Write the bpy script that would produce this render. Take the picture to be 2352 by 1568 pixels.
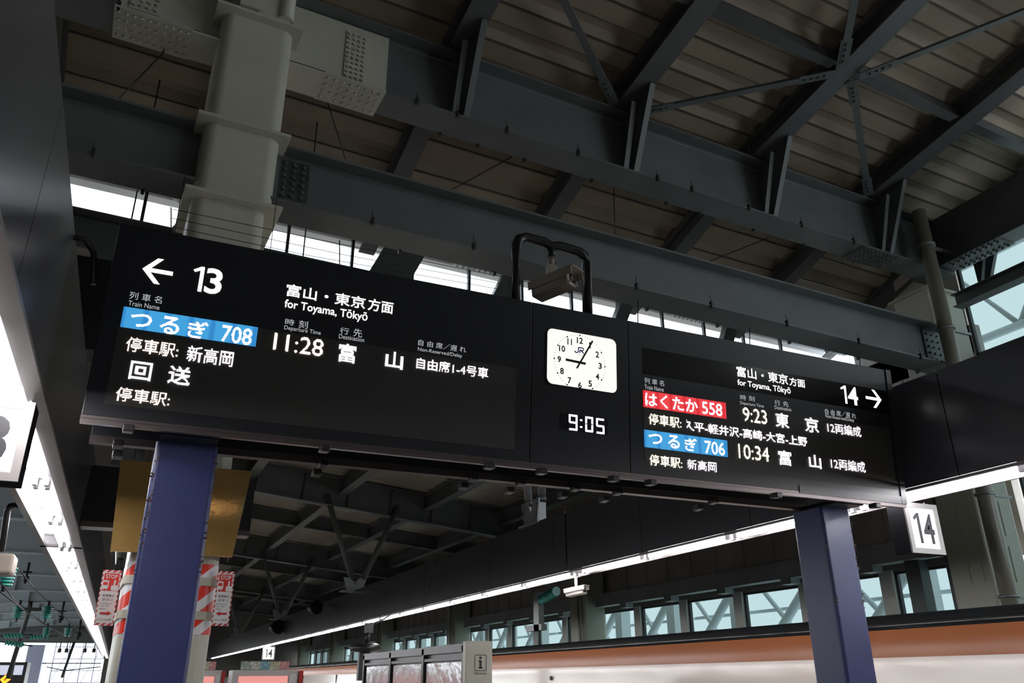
import bpy, bmesh, math, random
from mathutils import Vector, Matrix
from mathutils.bvhtree import BVHTree
for o in list(bpy.data.objects): bpy.data.objects.remove(o)
SC = bpy.context.scene
COL = SC.collection
random.seed(7)
# ---------------------------------------------------------------- camera
F_PX, CX, CY = 1845.0, 1176.0, 784.0
AX = [Vector((.91033, .15429, .38405)), Vector((-.41387, .35405, .83868)), Vector((-.00657, -.92242, .38616))]
RW = Matrix((AX[0], AX[1], AX[2]))            # camera (x right, y down, z forward) -> world
CAM = Vector((0, 0, 1.6))
cd = bpy.data.cameras.new('camera'); cam = bpy.data.objects.new('camera', cd); COL.objects.link(cam)
cd.sensor_width = 36.0; cd.lens = 36.0 * F_PX / 2352.0; cd.clip_end = 600; cd.clip_start = .05
m3 = Matrix(((RW[0][0], -RW[0][1], -RW[0][2]), (RW[1][0], -RW[1][1], -RW[1][2]), (RW[2][0], -RW[2][1], -RW[2][2])))
q_ = m3.to_quaternion(); q_.normalize()
cam.rotation_mode = 'QUATERNION'; cam.rotation_quaternion = q_; cam.location = CAM
SC.camera = cam
# ---------------------------------------------------------------- world and exposure
W = bpy.data.worlds.new('overcast_sky'); SC.world = W; W.use_nodes = True
bg = W.node_tree.nodes['Background']; bg.inputs[0].default_value = (.92, .975, 1.0, 1); bg.inputs[1].default_value = 3.4
SC.view_settings.view_transform = 'Standard'; SC.view_settings.look = 'None'
SC.view_settings.gamma = 1; SC.view_settings.exposure = 0.0; SC.view_settings.use_curve_mapping = False
SC.cycles.use_denoising = True
SC.cycles.max_bounces = 7; SC.cycles.diffuse_bounces = 4; SC.cycles.transparent_max_bounces = 16
SC.cycles.sample_clamp_indirect = 6.0
TUBE_POWER = 42.0

def ray(px, py): return RW @ Vector((px - CX, py - CY, F_PX))
def atY(px, py, y): v = ray(px, py); return CAM + v * (y / v.y)
def atX(px, py, x): v = ray(px, py); return CAM + v * (x / v.x)
def atZ(px, py, z): v = ray(px, py); return CAM + v * ((z - 1.6) / v.z)

# ---------------------------------------------------------------- materials
MATS = {}
def mat(name, col, rough=.5, metal=0.0, emit=None, es=0.0, var=0.0, vs=4.0, bump=0.0, bs=30.0, spec=.5, coat=0.0):
    if name in MATS: return MATS[name]
    m = bpy.data.materials.new(name); m.use_nodes = True; nt = m.node_tree; b = nt.nodes['Principled BSDF']
    b.inputs['Base Color'].default_value = (*col, 1); b.inputs['Roughness'].default_value = rough
    b.inputs['Metallic'].default_value = metal; b.inputs['Specular IOR Level'].default_value = spec
    if coat: b.inputs['Coat Weight'].default_value = coat; b.inputs['Coat Roughness'].default_value = .08
    if emit: b.inputs['Emission Color'].default_value = (*emit, 1); b.inputs['Emission Strength'].default_value = es
    if var or bump:
        tc = nt.nodes.new('ShaderNodeTexCoord')
        n = nt.nodes.new('ShaderNodeTexNoise'); n.inputs['Scale'].default_value = vs; n.inputs['Detail'].default_value = 5
        nt.links.new(tc.outputs['Object'], n.inputs['Vector'])
        if var:
            r = nt.nodes.new('ShaderNodeValToRGB')
            r.color_ramp.elements[0].position = .3; r.color_ramp.elements[1].position = .7
            r.color_ramp.elements[0].color = (*[c * (1 - var) for c in col], 1)
            r.color_ramp.elements[1].color = (*[min(1, c * (1 + var)) for c in col], 1)
            nt.links.new(n.outputs['Fac'], r.inputs['Fac']); nt.links.new(r.outputs['Color'], b.inputs['Base Color'])
        if bump:
            n2 = nt.nodes.new('ShaderNodeTexNoise'); n2.inputs['Scale'].default_value = bs; n2.inputs['Detail'].default_value = 3
            nt.links.new(tc.outputs['Object'], n2.inputs['Vector'])
            bp = nt.nodes.new('ShaderNodeBump'); bp.inputs['Strength'].default_value = bump; bp.inputs['Distance'].default_value = .02
            nt.links.new(n2.outputs['Fac'], bp.inputs['Height']); nt.links.new(bp.outputs['Normal'], b.inputs['Normal'])
    MATS[name] = m; return m
def emis(name, col, s):
    if name in MATS: return MATS[name]
    m = mat(name, (.02, .02, .02), .4, emit=col, es=s); return m
M_STEEL = mat('grey_green_steel_paint', (.122, .134, .130), .42, var=.12, vs=1.3)
M_STEEL2 = mat('dark_rafter_paint', (.108, .112, .110), .45, var=.12, vs=1.3)
M_WSTEEL = mat('wall_girder_paint', (.42, .46, .45), .45, var=.1, vs=1.3)
M_LSTEEL = mat('blue_grey_track_roof_paint', (.36, .42, .46), .5, var=.08, vs=.8)
M_DECK = mat('beige_roof_decking', (.30, .243, .175), .6, var=.14, vs=.9)
M_FARDECK = mat('corrugated_far_decking', (.42, .38, .31), .38, var=.1, vs=.8)
M_CREAM = mat('cream_column_paint', (.57, .56, .465), .38, var=.04, vs=1.5)
M_POST = mat('pale_window_post_paint', (.80, .79, .72), .45)
M_FASCIA = mat('slate_fascia_metal', (.062, .064, .076), .27, var=.05, vs=.6)
M_RIM = mat('grey_trough_rim', (.22, .205, .20), .38, metal=.3)
M_REFL = mat('white_reflector_enamel', (.82, .82, .84), .35)
M_SOCK = mat('white_plastic_socket', (.62, .62, .65), .4)
M_TUBE = mat('fluorescent_tube_glow', (.9, .9, .9), .3, emit=(1.0, .965, .985), es=TUBE_POWER)
M_SIGN = mat('black_sign_enamel', (.022, .0245, .030), .36)
M_SIGNG = mat('satin_black_sign_edge', (.05, .05, .054), .33, metal=.2)
M_PANEL = mat('unlit_led_panel', (.046, .046, .043), .5, bump=.12, bs=400)
M_GLASSBLK = mat('black_header_film', (.010, .011, .013), .12)
M_BLACK = mat('black_paint', (.012, .012, .013), .4)
M_BAR = mat('brown_grey_anodised_bar', (.16, .135, .135), .3, metal=.6)
M_CLIP = mat('dark_plastic_clip', (.03, .027, .028), .35)
M_BLUE = mat('navy_blue_pillar_paint', (.036, .046, .155), .36, var=.06, vs=6, bump=.05, bs=80)
M_RUST = mat('rust_blister', (.10, .06, .05), .8)
M_GOLD = mat('gold_leaf', (.78, .48, .16), .11, metal=.6, var=.10, vs=5, bump=.05, bs=14)
M_WHITE = mat('white_print', (.8, .8, .78), .45)
M_RED = mat('red_print', (.66, .04, .03), .4)
M_DKRED = mat('dark_red_print', (.46, .03, .03), .4)
M_INK = mat('black_ink', (.03, .03, .035), .5)
M_ORG = mat('tape_red_orange', (.72, .07, .03), .35)
M_BAND = mat('putty_strap', (.47, .46, .37), .5)
M_TEXT = emis('backlit_white_lettering', (1, 1, 1), 1.9)
M_GREYTX = mat('grey_column_heading_print', (.36, .37, .38), .5, emit=(.7, .72, .75), es=.6)
M_LEDW = emis('led_white', (1.0, .90, 1.0), 2.2)
M_LEDO = emis('led_warm_white', (1.0, .80, .72), 2.0)
M_LEDY = emis('led_yellow_white', (1.0, .93, .72), 2.0)
M_CLKW = emis('backlit_clock_dial', (1.0, 1.0, .90), 1.05)
M_DIGI = emis('digital_clock_segment', (.86, .85, 1.0), 2.4)
M_DIM = mat('unlit_clock_segment', (.03, .03, .036), .3)
M_LOGO = mat('blue_logo_print', (.04, .07, .55), .4)
M_BOXW = emis('backlit_number_panel', (1.0, .985, .97), 1.5)
M_ALU = mat('grey_aluminium_frame', (.30, .28, .27), .35, metal=.5)
M_CAMB = mat('putty_camera_housing', (.36, .31, .26), .4)
M_LENS = mat('dark_camera_glass', (.02, .02, .022), .08)
M_TEAL = mat('teal_porcelain', (.03, .30, .25), .15)
M_WIRE = mat('dark_cable', (.03, .03, .03), .5)
M_IVORY = mat('ivory_train_gloss', (.66, .58, .51), .16, coat=.6)
M_COPPER = mat('copper_train_stripe', (.28, .092, .034), .3, spec=.25)
M_TROOF = mat('dark_train_roof', (.010, .011, .012), .7, spec=.12)
M_WALLD = mat('dark_brown_grey_cladding', (.14, .13, .122), .42, var=.12, vs=.7)
M_FLOOR = mat('platform_tiles', (.30, .29, .27), .5, var=.1, vs=3)
M_BED = mat('track_ballast', (.16, .15, .14), .9, var=.3, vs=6)
M_TRUSS = mat('white_outdoor_steel', (.66, .72, .74), .5)
M_OUTW = mat('pale_outdoor_cladding', (.74, .80, .82), .6)
M_FRAMED = mat('charcoal_poster_frame', (.055, .052, .056), .35)
M_PIPE = mat('dull_cream_pipe', (.30, .28, .23), .3)
M_GALV = mat('galvanised_steel', (.33, .34, .34), .42, metal=.5)
M_RUBBER = mat('black_arch_pipe_paint', (.02, .021, .022), .28)
M_PINK = mat('pink_vending_lightbox', (.8, .3, .28), .4, emit=(1.0, .40, .34), es=.6)
def led_plate(name, c1, c2):
    m = bpy.data.materials.new(name); m.use_nodes = True; nt = m.node_tree; b = nt.nodes['Principled BSDF']
    b.inputs['Base Color'].default_value = (.02, .02, .02, 1)
    tc = nt.nodes.new('ShaderNodeTexCoord'); w = nt.nodes.new('ShaderNodeTexWave')
    w.wave_type = 'BANDS'; w.bands_direction = 'X'; w.inputs['Scale'].default_value = 2.1; w.inputs['Distortion'].default_value = 0
    r = nt.nodes.new('ShaderNodeValToRGB'); r.color_ramp.elements[0].position = .0; r.color_ramp.elements[1].position = .25
    r.color_ramp.elements[0].color = (*c2, 1); r.color_ramp.elements[1].color = (*c1, 1)
    nt.links.new(tc.outputs['Object'], w.inputs['Vector']); nt.links.new(w.outputs['Fac'], r.inputs['Fac'])
    nt.links.new(r.outputs['Color'], b.inputs['Emission Color']); b.inputs['Emission Strength'].default_value = 1.0
    return m
M_LEDB = led_plate('led_blue_field', (.055, .36, .72), (.03, .24, .60))
M_LEDR = led_plate('led_red_field', (.86, .055, .06), (.72, .02, .035))
def glass_mat(name, tint, gl=.06):
    m = bpy.data.materials.new(name); m.use_nodes = True; nt = m.node_tree
    for n in list(nt.nodes): nt.nodes.remove(n)
    o = nt.nodes.new('ShaderNodeOutputMaterial'); mx = nt.nodes.new('ShaderNodeMixShader'); t = nt.nodes.new('ShaderNodeBsdfTransparent')
    g = nt.nodes.new('ShaderNodeBsdfGlossy'); t.inputs[0].default_value = (*tint, 1); g.inputs['Roughness'].default_value = .05
    mx.inputs[0].default_value = gl
    nt.links.new(t.outputs[0], mx.inputs[1]); nt.links.new(g.outputs[0], mx.inputs[2]); nt.links.new(mx.outputs[0], o.inputs[0])
    return m
M_PANE = glass_mat('tinted_window_glass', (.44, .50, .505))
M_CLEAR = glass_mat('clear_window_glass', (.9, .92, .95), .04)
M_FILM = mat('crumpled_clear_film', (.62, .62, .64), .2, metal=.5, bump=.9, bs=3.4)
def stripes(name, c1, c2, freq, dirv=(1, 0, 1)):
    m = bpy.data.materials.new(name); m.use_nodes = True; nt = m.node_tree; b = nt.nodes['Principled BSDF']; b.inputs['Roughness'].default_value = .35
    tc = nt.nodes.new('ShaderNodeTexCoord'); d = nt.nodes.new('ShaderNodeVectorMath'); d.operation = 'DOT_PRODUCT'; d.inputs[1].default_value = dirv
    mu = nt.nodes.new('ShaderNodeMath'); mu.operation = 'MULTIPLY'; mu.inputs[1].default_value = freq
    fr = nt.nodes.new('ShaderNodeMath'); fr.operation = 'FRACT'; gt = nt.nodes.new('ShaderNodeMath'); gt.operation = 'GREATER_THAN'; gt.inputs[1].default_value = .55
    mx = nt.nodes.new('ShaderNodeMix'); mx.data_type = 'RGBA'; mx.inputs[6].default_value = (*c1, 1); mx.inputs[7].default_value = (*c2, 1)
    nt.links.new(tc.outputs['Object'], d.inputs[0]); nt.links.new(d.outputs['Value'], mu.inputs[0]); nt.links.new(mu.outputs[0], fr.inputs[0])
    nt.links.new(fr.outputs[0], gt.inputs[0]); nt.links.new(gt.outputs[0], mx.inputs[0]); nt.links.new(mx.outputs[2], b.inputs['Base Color'])
    return m
M_TAPE = stripes('red_white_hazard_tape', (.72, .045, .025), (.78, .78, .80), 4.6, (-.7, 0, .8))
M_EDGE = stripes('red_white_sign_border', (.5, .04, .04), (.8, .78, .76), 24, (-.7, 0, .8))

# ---------------------------------------------------------------- mesh helpers
class MB:
    def __init__(s): s.bm = bmesh.new()
    def box(s, x0, x1, y0, y1, z0, z1, bev=0.0):
        if bev > 0:
            b2 = bmesh.new(); _box(b2, x0, x1, y0, y1, z0, z1)
            bmesh.ops.bevel(b2, geom=list(b2.edges), offset=bev, segments=2, affect='EDGES', profile=.5)
            s.add(b2)
        else: _box(s.bm, x0, x1, y0, y1, z0, z1)
        return s
    def add(s, b2, mtx=None):
        if mtx is not None: bmesh.ops.transform(b2, matrix=mtx, verts=b2.verts)
        me = bpy.data.meshes.new('tmp'); b2.to_mesh(me); b2.free(); s.bm.from_mesh(me); bpy.data.meshes.remove(me)
    def bar(s, a, b, w, h, up=(0, 0, 1)):
        a = Vector(a); b = Vector(b); d = b - a; L = d.length; y = d.normalized(); up = Vector(up)
        x = y.cross(up)
        if x.length < 1e-4: x = y.cross(Vector((1, 0, 0)))
        x.normalize(); z = x.cross(y)
        b2 = bmesh.new(); _box(b2, -w / 2, w / 2, 0, L, -h / 2, h / 2)
        s.add(b2, Matrix((( x.x, y.x, z.x, a.x), (x.y, y.y, z.y, a.y), (x.z, y.z, z.z, a.z), (0, 0, 0, 1)))); return s
    def tube(s, pts, r, seg=10, cap=True):
        pts = [Vector(p) for p in pts]; n = len(pts); rings = []
        ref = Vector((0, 0, 1))
        for i, p in enumerate(pts):
            t = (pts[min(i + 1, n - 1)] - pts[max(i - 1, 0)]).normalized()
            x = t.cross(ref)
            if x.length < .05: x = t.cross(Vector((0, 1, 0)))
            x.normalize(); y = x.cross(t); rr = r[i] if isinstance(r, (list, tuple)) else r
            rings.append([s.bm.verts.new(p + (x * math.cos(a) + y * math.sin(a)) * rr) for a in [2 * math.pi * k / seg for k in range(seg)]])
        for i in range(n - 1):
            for k in range(seg):
                f = s.bm.faces.new((rings[i][k], rings[i][(k + 1) % seg], rings[i + 1][(k + 1) % seg], rings[i + 1][k])); f.smooth = True
        if cap: s.bm.faces.new(rings[0][::-1]); s.bm.faces.new(rings[-1])
        return s
    def prism(s, poly, axis, a, b):
        """poly of 2-D points in the plane across 'axis', extruded from a to b"""
        def P(u, v, w): return {'x': (w, u, v), 'y': (u, w, v), 'z': (u, v, w)}[axis]
        A = [s.bm.verts.new(P(u, v, a)) for u, v in poly]; B = [s.bm.verts.new(P(u, v, b)) for u, v in poly]
        n = len(poly)
        for i in range(n): s.bm.faces.new((A[i], A[(i + 1) % n], B[(i + 1) % n], B[i]))
        s.bm.faces.new(A[::-1]); s.bm.faces.new(B); return s
    def quad(s, *p): s.bm.faces.new([s.bm.verts.new(q) for q in p]); return s
    def build(s, name, m, parent=None, shift=None, smooth=False):
        if shift is not None: bmesh.ops.translate(s.bm, vec=-Vector(shift), verts=s.bm.verts)
        bmesh.ops.recalc_face_normals(s.bm, faces=s.bm.faces)
        me = bpy.data.meshes.new(name); s.bm.to_mesh(me); s.bm.free()
        if m: me.materials.append(m)
        if smooth:
            for p in me.polygons: p.use_smooth = True
        o = bpy.data.objects.new(name, me); COL.objects.link(o)
        if parent: o.parent = parent
        return o
def _box(bm, x0, x1, y0, y1, z0, z1):
    v = [bm.verts.new(p) for p in ((x0, y0, z0), (x1, y0, z0), (x1, y1, z0), (x0, y1, z0), (x0, y0, z1), (x1, y0, z1), (x1, y1, z1), (x0, y1, z1))]
    for f in ((3, 2, 1, 0), (4, 5, 6, 7), (0, 1, 5, 4), (1, 2, 6, 5), (2, 3, 7, 6), (3, 0, 4, 7)): bm.faces.new([v[i] for i in f])
def rrect(w, h, r, seg=6, cx=0, cy=0):
    out = []
    for (sx, sy, a0) in ((1, -1, -90), (1, 1, 0), (-1, 1, 90), (-1, -1, 180)):
        for k in range(seg + 1):
            a = math.radians(a0 + 90 * k / seg); out.append((cx + sx * (w / 2 - r) + r * math.cos(a), cy + sy * (h / 2 - r) + r * math.sin(a)))
    return out
def thing(name, label, cat, loc=(0, 0, 0), rotz=0, group=None):
    o = bpy.data.objects.new(name, None); COL.objects.link(o); o.empty_display_size = .2
    o.location = loc; o.rotation_euler = (0, 0, rotz); o['label'] = label; o['category'] = cat
    if group: o['group'] = group
    return o
def tag(o, label, cat, group=None, kind=None):
    o['label'] = label; o['category'] = cat
    if group: o['group'] = group
    if kind: o['kind'] = kind
    return o
def struct(o): o['kind'] = 'structure'; return o
def copy_tree(o, parent=None, loc=None):
    c = o.copy(); COL.objects.link(c)
    if parent: c.parent = parent
    if loc is not None: c.location = loc
    for ch in list(o.children): copy_tree(ch, c)
    return c
ORD = ['first', 'second', 'third', 'fourth', 'fifth', 'sixth', 'seventh', 'eighth', 'ninth', 'tenth', 'eleventh', 'twelfth', 'thirteenth', 'fourteenth', 'fifteenth', 'sixteenth',
       'seventeenth', 'eighteenth', 'nineteenth', 'twentieth', 'twenty-first', 'twenty-second', 'twenty-third', 'twenty-fourth', 'twenty-fifth', 'twenty-sixth', 'twenty-seventh', 'twenty-eighth', 'twenty-ninth', 'thirtieth']
# ---- lettering
_TX = {}
def text_poly(body, offset=0.0):
    key = (body, offset)
    if key in _TX: return _TX[key]
    c = bpy.data.curves.new('txt', 'FONT'); c.body = body; c.offset = offset; c.resolution_u = 3; c.fill_mode = 'FRONT'
    o = bpy.data.objects.new('txt', c); COL.objects.link(o); bpy.context.view_layer.update()
    dg = bpy.context.evaluated_depsgraph_get(); ev = o.evaluated_get(dg); me = ev.to_mesh()
    vs = [v.co.copy() for v in me.vertices]; ps = [tuple(p.vertices) for p in me.polygons]
    ev.to_mesh_clear(); bpy.data.objects.remove(o); bpy.data.curves.remove(c)
    x0 = min(v.x for v in vs); x1 = max(v.x for v in vs); y0 = min(v.y for v in vs); y1 = max(v.y for v in vs)
    vs = [Vector(((v.x - x0) / max(1e-6, x1 - x0), (v.y - y0) / max(1e-6, y1 - y0), 0)) for v in vs]
    _TX[key] = (vs, ps); return vs, ps
def letters(name, body, u0, u1, v0, v1, d, m, parent, offset=0.0, clip=None, mirror=False):
    """flat lettering in the parent's x-z plane, at depth y = d"""
    vs, ps = text_poly(body, offset); me = bpy.data.meshes.new(name)
    me.from_pydata([((u1 - v.x * (u1 - u0)) if mirror else (u0 + v.x * (u1 - u0)), d, v0 + v.y * (v1 - v0)) for v in vs], [], ps)
    me.materials.append(m); o = bpy.data.objects.new(name, me); COL.objects.link(o); o.parent = parent; return o
def led(name, body, u0, u1, v0, v1, d, m, parent, pitch=.0088, cut=0.0, offset=0.0, mirror=False):
    """the same lettering as a grid of lit dots"""
    vs, ps = text_poly(body, offset); w = u1 - u0; h = v1 - v0
    tree = BVHTree.FromPolygons([Vector((v.x * w, v.y * h, 0)) for v in vs], ps)
    ny = 24; pitch = h / ny; nx = max(1, round(w / pitch)); V = []; Fc = []; q = pitch * .46
    for j in range(ny):
        for i in range(nx):
            x = (i + .5) * w / nx; y = (j + .5) * h / ny
            if x < cut * w: continue
            hits = sum(tree.ray_cast(Vector((x + a_ * pitch, y + b_ * pitch, 1)), Vector((0, 0, -1)))[0] is not None for a_, b_ in ((0, 0), (.3, .3), (-.3, .3), (.3, -.3), (-.3, -.3)))
            if hits < 2: continue
            n = len(V); X = u1 - x if mirror else u0 + x
            V += [(X - q, d, v0 + y - q), (X + q, d, v0 + y - q), (X + q, d, v0 + y + q), (X - q, d, v0 + y + q)]; Fc.append((n, n + 1, n + 2, n + 3))
    me = bpy.data.meshes.new(name); me.from_pydata(V, [], Fc); me.materials.append(m)
    o = bpy.data.objects.new(name, me); COL.objects.link(o); o.parent = parent; return o

# ================================================================ SETTING
struct(MB().box(-2.3, 8.6, -8, 100, -.25, 0).build('floor', M_FLOOR))
struct(MB().box(-17, -2.3, -8, 130, -1.5, -1.3).build('trim_1', M_BED))
struct(MB().box(8.6, 17, -8, 130, -1.5, -1.3).build('trim_2', M_BED))
struct(MB().box(-17, 17, -8.3, -8, -1.5, 15).build('wall_back_light_block', M_WALLD))  # unseen wall behind the viewer, added to keep sky light off the sign
struct(MB().box(-17.3, -17, -8, 14.5, -1.5, 14).box(-17.3, -17, 14.5, 90, 6.6, 9).box(-17.3, -17, 14.5, 90, -1.5, 2.2).build('wall_left', M_WALLD))
WX = 17.0
wr = MB()
wr.box(WX, WX + .25, -8, 92, -1.5, 2.3).box(WX, WX + .25, 11.2, 92, 3.92, 9.2).box(WX, WX + .25, -8, 11.2, 6.2, 8.4)
wr.box(WX, WX + .25, 7.2, 14.7, 11.3, 15).box(WX, WX + .25, -8, 7.2, 13.6, 15).box(WX, WX + .25, 11.3, 14.7, 8.5, 11.3)
for k in range(0, 60): wr.box(WX - .03, WX, 12 + k * 1.35, 12.05 + k * 1.35, 4.5, 8.5)
struct(wr.build('wall_right', mat('brown_grey_wall_panels', (.46, .42, .39), .45, var=.18, vs=.9)))

# ---------------------------------------------------------------- roof grid (turned three degrees against the platform)
TH = math.radians(3.0); P0 = Vector((1.0, 10.4, 0))
def G2W(x, y, z): return Vector((P0.x + x * math.cos(TH) - y * math.sin(TH), P0.y + x * math.sin(TH) + y * math.cos(TH), z))
def zdeck(y): return 11.85 - .19 * (y + .28) if y < -.28 else 11.85 - .33 * (y + .28)
def deck_profile(y0, y1, zf, pitch, flat, sl, top, h):
    pts = []; y = y0
    while y < y1:
        for dy, dz in ((0, 0), (flat, 0), (flat + sl, h), (flat + sl + top, h)): 
            if y + dy <= y1: pts.append((y + dy, zf(y + dy) + dz))
        y += pitch
    pts.append((y1, zf(y1))); return pts
prof = deck_profile(-19, 4.35, zdeck, .74, .36, .12, .14, .13)
b = MB()
for i in range(len(prof) - 1):
    (ya, za), (yb, zb) = prof[i], prof[i + 1]
    b.quad((-19, ya, za), (17, ya, za), (17, yb, zb), (-19, yb, zb))
b.box(-19, 17, -19, 4.35, 15.6, 15.7)
ceil_ = struct(b.build('ceiling', M_DECK)); ceil_.location = P0; ceil_.rotation_euler = (0, 0, TH)

b = MB(); y = -19
while y < 4.2:
    b.box(-19, 17, y - .012, y + .022, zdeck(y) - .02, zdeck(y) + .02); y += .74
dk = struct(b.build('trim_6', mat('dark_deck_seams', (.11, .09, .072), .5))); dk.location = P0; dk.rotation_euler = (0, 0, TH)
# clerestory: window head, panes, mullions, and the girder below it
cl = bpy.data.objects.new('window_1', None); COL.objects.link(cl); cl['kind'] = 'structure'; cl.location = P0; cl.rotation_euler = (0, 0, TH)
MB().box(-19, 17, 4.25, 4.4, 10.2, 10.6).box(-19, 17, 4.4, 4.78, 10.2, 10.24).build('window_head', mat('pale_grey_window_head', (.55, .56, .60), .5), cl)
fr = MB()
for k in range(-13, 12): fr.box(-.35 + k * 1.34, -.29 + k * 1.34, 4.28, 4.36, 9.4, 10.2)
fr.box(-19, 17, 4.25, 4.4, 9.3, 9.45).box(-19, 17, 4.26, 4.38, 10.12, 10.2).build('window_frame', mat('dark_window_frame', (.06, .065, .07), .4), cl)
MB().box(-19, 17, 4.32, 4.34, 9.42, 10.2).build('pane', M_CLEAR, cl)
for (xa, xb) in ((2.9, 3.85), (5.7, 6.25), (-.9, -.2), (8.9, 9.3), (12.2, 12.6)):
    MB().prism([(xa - .25, 9.3), (xb - .3, 9.3), (xb + .15, 10.3), (xa + .2, 10.3)], 'y', 4.0, 4.22).build('wind_post', M_STEEL, cl)
for xa in (-1.2, 4.6, 10.6):
    b = MB(); b.box(xa, xa + 1.0, 4.05, 4.24, 10.03, 10.05)
    for i in range(7):
        for j in range(3): b.tube([(xa + .1 + i * .135, 4.08 + j * .06, 10.03), (xa + .1 + i * .135, 4.08 + j * .06, 9.99)], .022, 6)
    b.build('bolted_splice_plate', MATS['pale_grey_window_head'], cl)

def girder(name, label, x0, x1, zb, zt, bw, yc, loc, rotz, m=M_STEEL, group='roof girders', stiff=(), clips=(), tilt=0, tw=None):
    g = thing(name, label, 'girder', loc, rotz, group)
    if tilt: g.rotation_euler = (0, tilt, rotz)
    tw = tw or bw
    MB().box(x0, x1, yc - .02, yc + .02, zb + .03, zt - .03).build('web', m, g)
    MB().box(x0, x1, yc - bw / 2, yc + bw / 2, zb, zb + .04).build('bottom_flange', m, g)
    MB().box(x0, x1, yc - tw / 2, yc + tw / 2, zt - .04, zt).build('top_flange', m, g)
    for sx in stiff:
        MB().box(sx - .015, sx + .015, yc - bw / 2 + .03, yc - .02, zb + .04, zt - .04).build('stiffener', m, g)
    for sx in clips:
        c = MB(); c.box(sx - .02, sx + .02, yc - bw / 2 - .03, yc - bw / 2 + .03, zb - .03, zb + .09); c.tube([(sx, yc - bw / 2 - .01, zb + .08), (sx - .02, yc - bw / 2 - .01, zb + .2)], .006, 6)
        c.build('wire_clip', M_CLIP, g); c = MB(); c.box(sx + .6, sx + .64, yc + bw / 2 - .04, yc + bw / 2 + .02, zb - .05, zb + .02)
        c.build('wire_clip', M_CLIP, g)
    return g
def bolt_plate(parent, x0, x1, y0, y1, z, nx, ny, m, gap=True, face='z'):
    b = MB()
    if face == 'z':
        b.box(x0, x1, y0, y1, z - .02, z)
    else: b.box(x0, x1, y0 - .02, y0, z, z + y1)
    for i in range(nx):
        for j in range(ny):
            u = (i + .6) / (nx + .2) ; v = (j + .6) / (ny + .2)
            if face == 'z': p = (x0 + (x1 - x0) * u, y0 + (y1 - y0) * v, z - .02); q = (p[0], p[1], z - .055)
            else: p = (x0 + (x1 - x0) * u, y0 - .02, z + y1 * v); q = (p[0], y0 - .05, p[2])
            b.tube([p, q], .024, 6)
    return b.build('bolted_splice_plate', m, parent)
YC = -.28
gA = girder('roof_girder', 'deep dark steel girder high under the decking, upper of the two above the sign', -17, 15.0, 10.0, 11.36, .56, YC, P0, TH,
            stiff=[], clips=[-2.4, 1.9, 2.6, 3.5, 4.9, 6.6, 7.4, 8.8, 10.2, 11.7], tw=.5)
gB = girder('roof_girder', 'long grey-green steel girder just above the sign, lower of the two', -17, 14.2, 7.6, 8.55, .58, YC - .05, P0, TH,
            clips=[-2.3, 1.3, 2.9, 4.3, 5.9, 7.5, 9.3, 11.2, 13.0], stiff=[], tw=.5)
MB().box(1.5, 14.8, YC - .05, YC - .02, 11.22, 11.235).build('edge_glint', M_GALV, gA)  # pale strip painted in for the light caught along the top flange
# pale gussets and bolted plates of the column joint on the upper girder
MB().box(-2.42, 1.45, YC - .05, YC + .05, 10.05, 11.3).build('joint_web_plate', M_CREAM, gA)
bolt_plate(gA, -2.45, -1.45, YC - .33, YC + .33, 9.995, 10, 4, M_CREAM)
MB().box(-1.45, .45, YC - .30, YC + .30, 9.97, 10.0).build('joint_flange_plate', M_CREAM, gA)
bolt_plate(gA, .42, 1.38, YC - .33, YC + .33, 9.995, 8, 4, M_CREAM)
bolt_plate(gA, .75, 1.10, YC - .05, .95, 10.2, 4, 10, M_CREAM, face='y')
bolt_plate(gA, -2.3, -1.9, YC - .05, .9, 10.25, 4, 9, M_CREAM, face='y')
bolt_plate(gA, 12.0, 13.1, YC - .3, YC + .3, 9.995, 9, 5, M_STEEL)
bolt_plate(gB, -.02, .4, YC - .05, .75, 7.7, 3, 7, M_STEEL, face='y')
bolt_plate(gB, 13.6, 14.15, YC - .08, .75, 7.7, 3, 5, M_STEEL, face='y')
# rafters above the upper girder, their knee brackets, struts and braces
RX = [-10.2, -6.8, -3.4, -.72] + [2.65 + 3.37 * k for k in range(0, 5)]
for k, x in enumerate(RX):
    kk = k - 4
    lab = {-4: 'far-left', -3: 'left-hand', -2: 'second left-hand', -1: 'directly over the cream column', 0: 'first right of the cream column', 1: 'second right of the cream column', 2: 'third right of the cream column', 3: 'fourth right of the cream column', 4: 'rightmost'}[kk]
    r = thing('roof_rafter', 'dark steel roof rafter under the beige decking, ' + lab, 'rafter', P0, TH, 'roof rafters')
    for (ya, yb, nm) in ((-18, YC, 'near_span'), (YC, 4.3, 'far_span')):
        b = MB(); za, zb_ = zdeck(ya), zdeck(yb) if yb > YC else zdeck(YC)
        za = zdeck(ya) if ya < YC else zdeck(YC)
        b.bar((x, ya, za - .46), (x, yb, zb_ - .46), .42 if nm == 'near_span' else .34, .035)
        b.bar((x, ya, za - .24), (x, yb, zb_ - .24), .03, .46)
        b.bar((x, ya, za - .02), (x, yb, zb_ - .02), .40, .03)
        b.build(nm, M_STEEL2, r)
    # knee bracket on the face of the girder
    bz = MB(); z1 = zdeck(YC - .9) - .48
    bz.prism([(YC - .27, 10.04), (YC - .02, 10.04), (YC - .02, z1), (YC - .95, z1), (YC - .93, z1 - .06)], 'x', x + .1, x + .13)
    bz.bar((x + .115, YC - .27, 10.04), (x + .115, YC - .94, z1 - .03), .11, .02)
    bz.bar((x - .07, YC - .2, 10.04), (x - .07, YC - .60, z1 - .25), .10, .03)
    if kk != -1: bz.build('knee_bracket', M_STEEL, r)
YS = -2.75
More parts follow.
